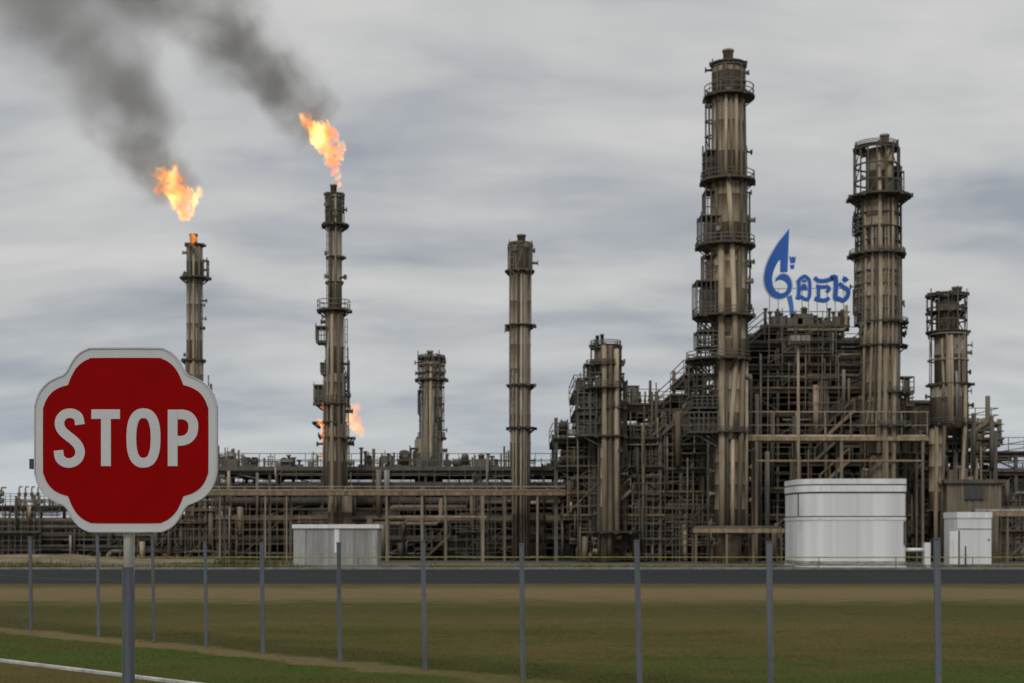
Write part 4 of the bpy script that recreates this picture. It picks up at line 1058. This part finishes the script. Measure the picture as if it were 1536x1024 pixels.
MB().box(x0-.01,x1+.01,y0-.03,y0-.002,wz(792.5,D)-.02,wz(792.5,D)+.04).build('band', M['plinth'], r)
MB().box(x0-.02,x1+.02,y0-.025,y0-.001,.0,.22).build('plinth', M['plinth'], r)
d_ = MB().box(wx(1424,D),wx(1437,D),y0-.035,y0-.003,.22,wz(795.5,D)).build('door', M['white_trim'], r)
MB().box(wx(1437.1,D),wx(1439.2,D),y0-.06,y0-.002,.0,wz(795,D)).build('door_frame', M['seam'], r)
MB().box(wx(1482,D),wx(1484,D),y0-.05,y0-.002,wz(810,D),wz(807,D)).build('lamp_bracket', M['seam'], r)
b_ = thing('bollard_pipe','short dark standing pipe at the door of the small white building','pipe',(wx(1444,D),D-.6,0))
MB().tube((wx(1444,D),D-.6,0),(wx(1444,D),D-.6,wz(818,D)),.06,8).build('pipe_shaft', M['seam'], b_)
MB().lathe(wx(1444,D),D-.6,[(.09,0),(.09,.05)],8).build('foot_flange', M['seam'], b_)
t_ = thing('pipe_crossing','white pipe on a block linking the tank to the small building','pipe',(wx(1380,D),D+.6,0))
MB().tube((wx(1362,D),D+.6,wz(824,D)),(wx(1391,D),D+.6,wz(824,D)),.13,10).build('pipe', M['white_trim'], t_)
MB().box(wx(1389.5,D),wx(1398,D),D+.35,D+.85,0,wz(813,D)).build('support_block', M['white'], t_)
r = thing('equipment_shed','grey panelled shed with pale flat roof in front of the rack','shed',(wx(507,95.5),95.5,0))
D = 95.5; x0, x1, y0, y1 = wx(440,D), wx(572,D+2.6), D, D+2.6
q = MB(); nP = 7
for i in range(nP):
    q.box(x0+(x1-x0)*i/nP+.012, x0+(x1-x0)*(i+1)/nP-.012, y0-.03, y0, .1, wz(792,D))
q.build('wall_panel', M['shed'], r)
MB().box(x0,x1,y0+.001,y1,.0,wz(791.5,D)).build('wall', M['shed'], r)
MB().box(x0-.06,x1+.12,y0-.15,y1+.1,wz(791.5,D),wz(785.5,D)).build('roof', M['white_trim'], r)
MB().box(wx(502,D),wx(509,D),y0-.07,y0-.031,wz(828,D),wz(792.5,D)).build('pilaster', M['white_trim'], r)
MB().box(wx(459,D),wx(460.5,D),y0-.05,y0-.031,.1,wz(793,D)).build('downpipe', M['plinth'], r)

# ------------------------------------------------------------------ blue logo
LD = 118.6; LU = LD/F
def lg(x, y): return (wx(1120,LD)+x/6.83*LU, wz(330,LD)-y/6.83*LU)
r = thing('roof_logo','blue flame shaped letter logo standing over the central block','logo sign',(wx(1210,LD),LD,wz(489,118)))
blade = [(434,92),(434,140),(426,350),(419,533),(345,536),(349,405)]
inner = [(322,430),(286,500),(266,570),(262,620),(272,680),(296,722),(330,747),(365,752),(399,735),(418,702),(420,665),(405,640),(380,622),(350,613),(320,620),(288,641)]
outer = [(302,603),(330,572),(365,555),(402,560),(436,584),(458,632),(462,690),(446,740),(415,776),(370,800),(320,803),(260,780),(215,731),(190,670),(180,600),(190,520),(217,430),(262,340),(322,240),(384,160)]
drop = blade + catmull(inner,3,False) + catmull(outer,3,False)
MB().prism([lg(*p) for p in drop], LD, LD+.25).build('flame_letter', M['blue'], r, fix=True)
MB().prism([lg(*p) for p in [(414,788),(462,768),(478,850),(488,960),(446,965),(434,870)]], LD+.03, LD+.22).build('tail', M['bluelight'], r, fix=True)
MB().ribbon([lg(*p) for p in catmull([(434,80)]+outer[::-1],3,False)], 26/6.83*LU, LD+.06, LD+.2).build('pale_edge', M['bluepale'], r, fix=True)
crown = MB().prism([lg(*p) for p in [(440,370),(456,388),(473,376),(490,388),(506,370),(496,442),(450,446)]], LD, LD+.2)
crown.prism([lg(*p) for p in [(446,462),(492,460),(484,503),(454,505)]], LD+.003, LD+.2)
crown.build('crown_mark', M['blue'], r, fix=True)
strokes = {
 'first_letter': [([(532,632),(536,700),(530,800)],30),([(520,642),(556,600),(597,579),(632,606),(645,640),(646,720),(640,790),(612,822)],26),([(505,790),(540,800),(560,790),(600,812),(640,815)],24),([(562,712),(575,672),(598,672),(614,712)],16),([(556,705),(622,703)],20),([(572,625),(612,628)],12)],
 'second_letter': [([(695,590),(735,622),(800,624),(885,600)],30),([(735,672),(735,790)],28),([(712,678),(770,688),(828,686),(846,708),(818,742)],24),([(695,805),(740,818),(800,826),(846,798)],30)],
 'third_letter': [([(862,598),(910,592),(914,700),(908,790),(930,826)],38),([(946,650),(985,684),(1030,712),(1042,745),(1026,792),(985,826),(940,806),(918,828)],32),([(985,598),(1012,610),(1032,632)],34)]}
for nm, ss in strokes.items():
    q = MB()
    for i, (pp, wd) in enumerate(ss):
        q.ribbon([lg(*p) for p in catmull(pp,3,False)], (wd*1.12+3)/6.83*LU, LD-.004*i, LD+.2+.004*i)
    lt_ = q.build('letter', M['blue'], r, fix=True)
    q = MB()
    for i, (pp, wd) in enumerate(ss): q.ribbon([lg(*p) for p in catmull(pp,3,False)], (wd+21)/6.83*LU, LD+.07+.004*i, LD+.17-.004*i)
    q.build('pale_edge', M['bluepale'], lt_, fix=True)
q = MB(); zb = wz(489,118)
for px in (575,640,730,830,915,1000): 
    x_, z_ = lg(px, 790); q.bar((x_,LD+.3,zb),(x_,LD+.3,lg(px,620)[1]),.05)
for px in (240,330): 
    x_, z_ = lg(px, 790); q.bar((x_,LD+.3,zb),(x_,LD+.3,lg(px,700)[1]),.05)
xa, z_ = lg(230,700); xb, _ = lg(1010,700); q.bar((xa,LD+.3,z_),(xb,LD+.3,z_),.05)
q.build('support_frame', M['pipe_grey'], r)

# ------------------------------------------------------------------ flames and smoke
def flame_mat(name, strength, dens=.05):
    m = bpy.data.materials.new(name); m.use_nodes = True; nt = m.node_tree; nt.nodes.clear()
    out = N(nt, 'ShaderNodeOutputMaterial'); pv = N(nt, 'ShaderNodeVolumePrincipled')
    tc = N(nt, 'ShaderNodeTexCoord')
    n = noise(nt, tc.outputs['Object'], 1.3, 4, .6, .6)
    n2 = noise(nt, mapping(nt, tc.outputs['Object'], (.75,.75,.6), (4,2,1)), 1.0, 3, .55, .4)
    f = ramp(nt, n, [(.34,(.0,.0,.0)),(.48,(.55,.55,.55)),(.64,(1.8,1.8,1.8))])
    pv.inputs['Color'].default_value = (.04,.03,.02,1)
    col = ramp(nt, n2, [(.38,(.80,.16,.02)),(.51,(1.0,.36,.055)),(.66,(1.3,.84,.24))])
    nt.links.new(col, pv.inputs['Emission Color'])
    nt.links.new(math_(nt, 'MULTIPLY', f, dens), pv.inputs['Density'])
    nt.links.new(math_(nt, 'MULTIPLY', f, strength), pv.inputs['Emission Strength'])
    nt.links.new(pv.outputs[0], out.inputs['Volume'])
    return m
def flame(label, D, blobs, mat, seed, amp=.36, vox=.07, yscale=1.0):
    """blobs: (px, py, radius px, stretch) along the tongues of the flame; fused, then roughened"""
    U = D/F; bm = bmesh.new(); rr = random.Random(seed)
    cx = sum(b[0] for b in blobs)/len(blobs); cy = max(b[1] for b in blobs); o3 = Vector((wx(cx,D),D,wz(cy,D)))
    for (x,y,r_) in blobs:
        yo = rr.uniform(-.3,.3)*r_*U
        mt = Matrix.Translation(Vector((wx(x,D),D+yo,wz(y,D)))-o3) @ Matrix.Scale(r_*U,4)
        bmesh.ops.create_icosphere(bm, subdivisions=2, radius=1, matrix=mt)
    me = bpy.data.meshes.new('flame'); bm.to_mesh(me); bm.free()
    ob = bpy.data.objects.new('flame', me); COL.objects.link(ob); ob.location = o3
    rm = ob.modifiers.new('fuse','REMESH'); rm.mode = 'VOXEL'; rm.voxel_size = vox
    dg = bpy.context.evaluated_depsgraph_get(); dg.update()
    ev = ob.evaluated_get(dg); me2 = bpy.data.meshes.new_from_object(ev)
    ob.modifiers.clear(); ob.data = me2; me2.name = 'flame'
    co_ = [v.co.copy() for v in me2.vertices]; nr = [v.normal.copy() for v in me2.vertices]
    sd_ = Vector((seed*3.7,seed*1.3,0))
    for v, c, n_ in zip(me2.vertices, co_, nr):
        a = mnoise.fractal(Vector((c.x*1.6,c.y*1.6,c.z*1.1))+sd_, .9, 2.0, 4)
        b = mnoise.noise(Vector((c.x*3.6,c.y*3.6,c.z*2.4))+sd_)
        e = mnoise.noise(Vector((c.x*7,c.y*7,c.z*4))+sd_)
        v.co = c + n_*(a*amp+b*amp*.6+e*amp*.25) + Vector((-.3,0,1))*max(0,n_.z)*amp*(.5+1.1*max(0,b)+.6*max(0,e))
    me2.materials.clear(); me2.materials.append(mat)
    for p in me2.polygons: p.use_smooth = True
    tag(ob, label, 'flame', 'gas flames of the plant'); return ob
FM = flame_mat('gas_flame', 2.0, .85); FM2 = flame_mat('gas_flame_wide', 1.55, .65)
flame('large orange flame leaning left at the tip of the taller stack', 117,
 [(508,276,4),(507,268,6),(504,258,8),(500,247,10),(497,236,12),(502,232,12),(507,225,9),(492,224,15),(486,213,16),(494,208,13),(497,197,9),(478,205,14),(470,194,11),(462,186,9),(456,179,7),(465,176,5),(485,200,12)], FM, 2)
flame('orange flame floating above the shorter stack behind the sign', 150,
 [(277,330,7),(275,322,10),(272,312,13),(268,302,14),(262,292,14),(257,281,13),(251,270,12),(262,264,9),(247,262,9),(284,305,10),(292,299,7),(298,293,5),(242,280,9),(238,265,7),(280,318,9),(273,290,13),(280,300,12),(269,276,10),(252,287,11)], FM2, 5, amp=.5, vox=.09)
flame('small lick of flame on the nozzle of the shorter stack', 149.2, [(289,364,5),(290,358,6),(288,353,4)], FM, 8, amp=.1, vox=.1)
flame('small flame venting from the right side of the taller stack', 118.4,
 [(543,651,5),(539,644,8),(534,636,10),(530,627,10),(529,618,8),(526,610,6),(533,614,6),(526,634,8),(538,630,6)], FM2, 11, amp=.15, vox=.09)
flame('thin flame running down the left side of the taller stack', 115.2, [(484,660,3.2),(484,652,4),(484,645,4.2),(484,638,3.8),(480,632,4.6),(476,629,3.6),(482,676,3.2),(482,684,3.4),(483,668,2.6)], FM, 13, amp=.05, vox=.07)
flame('tiny flame on the balcony of the taller stack', 115.0, [(484,610,3.4),(484,605,2.6)], FM, 17, amp=.04, vox=.07)

def smoke(label, D, p0, p1, r0, k, length_k, dens, seed, fade_in=1.0):
    U = D/F; a = Vector((wx(p0[0],D),D,wz(p0[1],D))); b = Vector((wx(p1[0],D),D,wz(p1[1],D)))
    ax = (b-a); Ln = ax.length*length_k; ax.normalize()
    m = bpy.data.materials.new('soot_smoke'); m.use_nodes = True; nt = m.node_tree; nt.nodes.clear()
    out = N(nt, 'ShaderNodeOutputMaterial'); pv = N(nt, 'ShaderNodeVolumePrincipled')
    tc = N(nt, 'ShaderNodeTexCoord'); sp = N(nt, 'ShaderNodeSeparateXYZ'); nt.links.new(tc.outputs['Object'], sp.inputs[0])
    R0 = r0*U
    rad = math_(nt, 'MULTIPLY_ADD', sp.outputs['Z'], k, R0)
    # billows: coordinates relative to the local plume radius
    lg_ = math_(nt, 'LOGARITHM', math_(nt, 'MAXIMUM', math_(nt, 'DIVIDE', rad, R0), .2), 2.71828)
    cb = N(nt, 'ShaderNodeCombineXYZ')
    ux = math_(nt, 'DIVIDE', sp.outputs['X'], rad); uy = math_(nt, 'DIVIDE', sp.outputs['Y'], rad)
    nt.links.new(ux, cb.inputs[0]); nt.links.new(uy, cb.inputs[1]); nt.links.new(math_(nt, 'DIVIDE', lg_, k), cb.inputs[2])
    nz = N(nt, 'ShaderNodeTexNoise'); nz.inputs['Scale'].default_value = .75; nz.inputs['Detail'].default_value = 4; nz.inputs['Roughness'].default_value = .55
    mp = mapping(nt, cb.outputs[0], (1,1,1), (seed*2.3,seed*1.1,seed*.7)); nt.links.new(mp, nz.inputs['Vector'])
    cv = N(nt, 'ShaderNodeVectorMath', operation='SUBTRACT'); nt.links.new(nz.outputs['Color'], cv.inputs[0]); cv.inputs[1].default_value = (.5,.5,.5)
    wv = N(nt, 'ShaderNodeVectorMath', operation='MULTIPLY_ADD'); nt.links.new(cv.outputs[0], wv.inputs[0]); wv.inputs[1].default_value = (1.7,1.7,0); nt.links.new(cb.outputs[0], wv.inputs[2])
    fl = N(nt, 'ShaderNodeVectorMath', operation='MULTIPLY'); nt.links.new(wv.outputs[0], fl.inputs[0]); fl.inputs[1].default_value = (1,1,0)
    ln = N(nt, 'ShaderNodeVectorMath', operation='LENGTH'); nt.links.new(fl.outputs[0], ln.inputs[0])
    fall = N(nt, 'ShaderNodeMapRange', interpolation_type='SMOOTHSTEP'); nt.links.new(ln.outputs['Value'], fall.inputs[0])
    for i, x in enumerate((.38, 1.05, 1, 0)): fall.inputs[i+1].default_value = x
    n2 = noise(nt, mp, 1.0, 5, .6, .3)
    bil = N(nt, 'ShaderNodeMapRange', interpolation_type='SMOOTHSTEP'); nt.links.new(n2, bil.inputs[0])
    for i, x in enumerate((.34, .62, .25, 1.35)): bil.inputs[i+1].default_value = x
    st = N(nt, 'ShaderNodeMapRange', interpolation_type='SMOOTHSTEP'); nt.links.new(sp.outputs['Z'], st.inputs[0])
    for i, x in enumerate((0, fade_in, 0, 1)): st.inputs[i+1].default_value = x
    en = N(nt, 'ShaderNodeMapRange', interpolation_type='SMOOTHSTEP'); nt.links.new(sp.outputs['Z'], en.inputs[0])
    for i, x in enumerate((Ln*.55, Ln*.97, 1, 0)): en.inputs[i+1].default_value = x
    dl = math_(nt, 'POWER', math_(nt, 'DIVIDE', R0, rad), 1.2)
    d = math_(nt, 'MULTIPLY', math_(nt, 'MULTIPLY', fall.outputs[0], bil.outputs[0]), math_(nt, 'MULTIPLY', st.outputs[0], en.outputs[0]))
    nt.links.new(math_(nt, 'MULTIPLY', math_(nt, 'MULTIPLY', d, dl), dens/R0), pv.inputs['Density'])
    pv.inputs['Color'].default_value = (.40,.385,.37,1); pv.inputs['Anisotropy'].default_value = .2
    nt.links.new(pv.outputs[0], out.inputs['Volume'])
    q = MB().lathe(0,0,[(R0*1.75,-.6*R0),((R0+k*Ln)*1.75,Ln)],20)
    o = q.build('smoke', m); o.location = a; o.rotation_euler = ax.to_track_quat('Z','Y').to_euler()
    tag(o, label, 'smoke', None, 'stuff'); return o
smoke('grey smoke trailing left from the taller flare stack', 117, (484,192), (282,-12), 50, .17, 2.4, 1.45, 1, .3)
smoke('grey smoke trailing left from the shorter flare stack', 150, (266,296), (112,10), 44, .30, 2.4, 1.2, 4, .4)

scene.cycles.volume_step_rate = 1.0
scene.cycles.volume_max_steps = 256
scene.cycles.max_bounces = 6; scene.cycles.volume_bounces = 1
scene.cycles.use_denoising = True
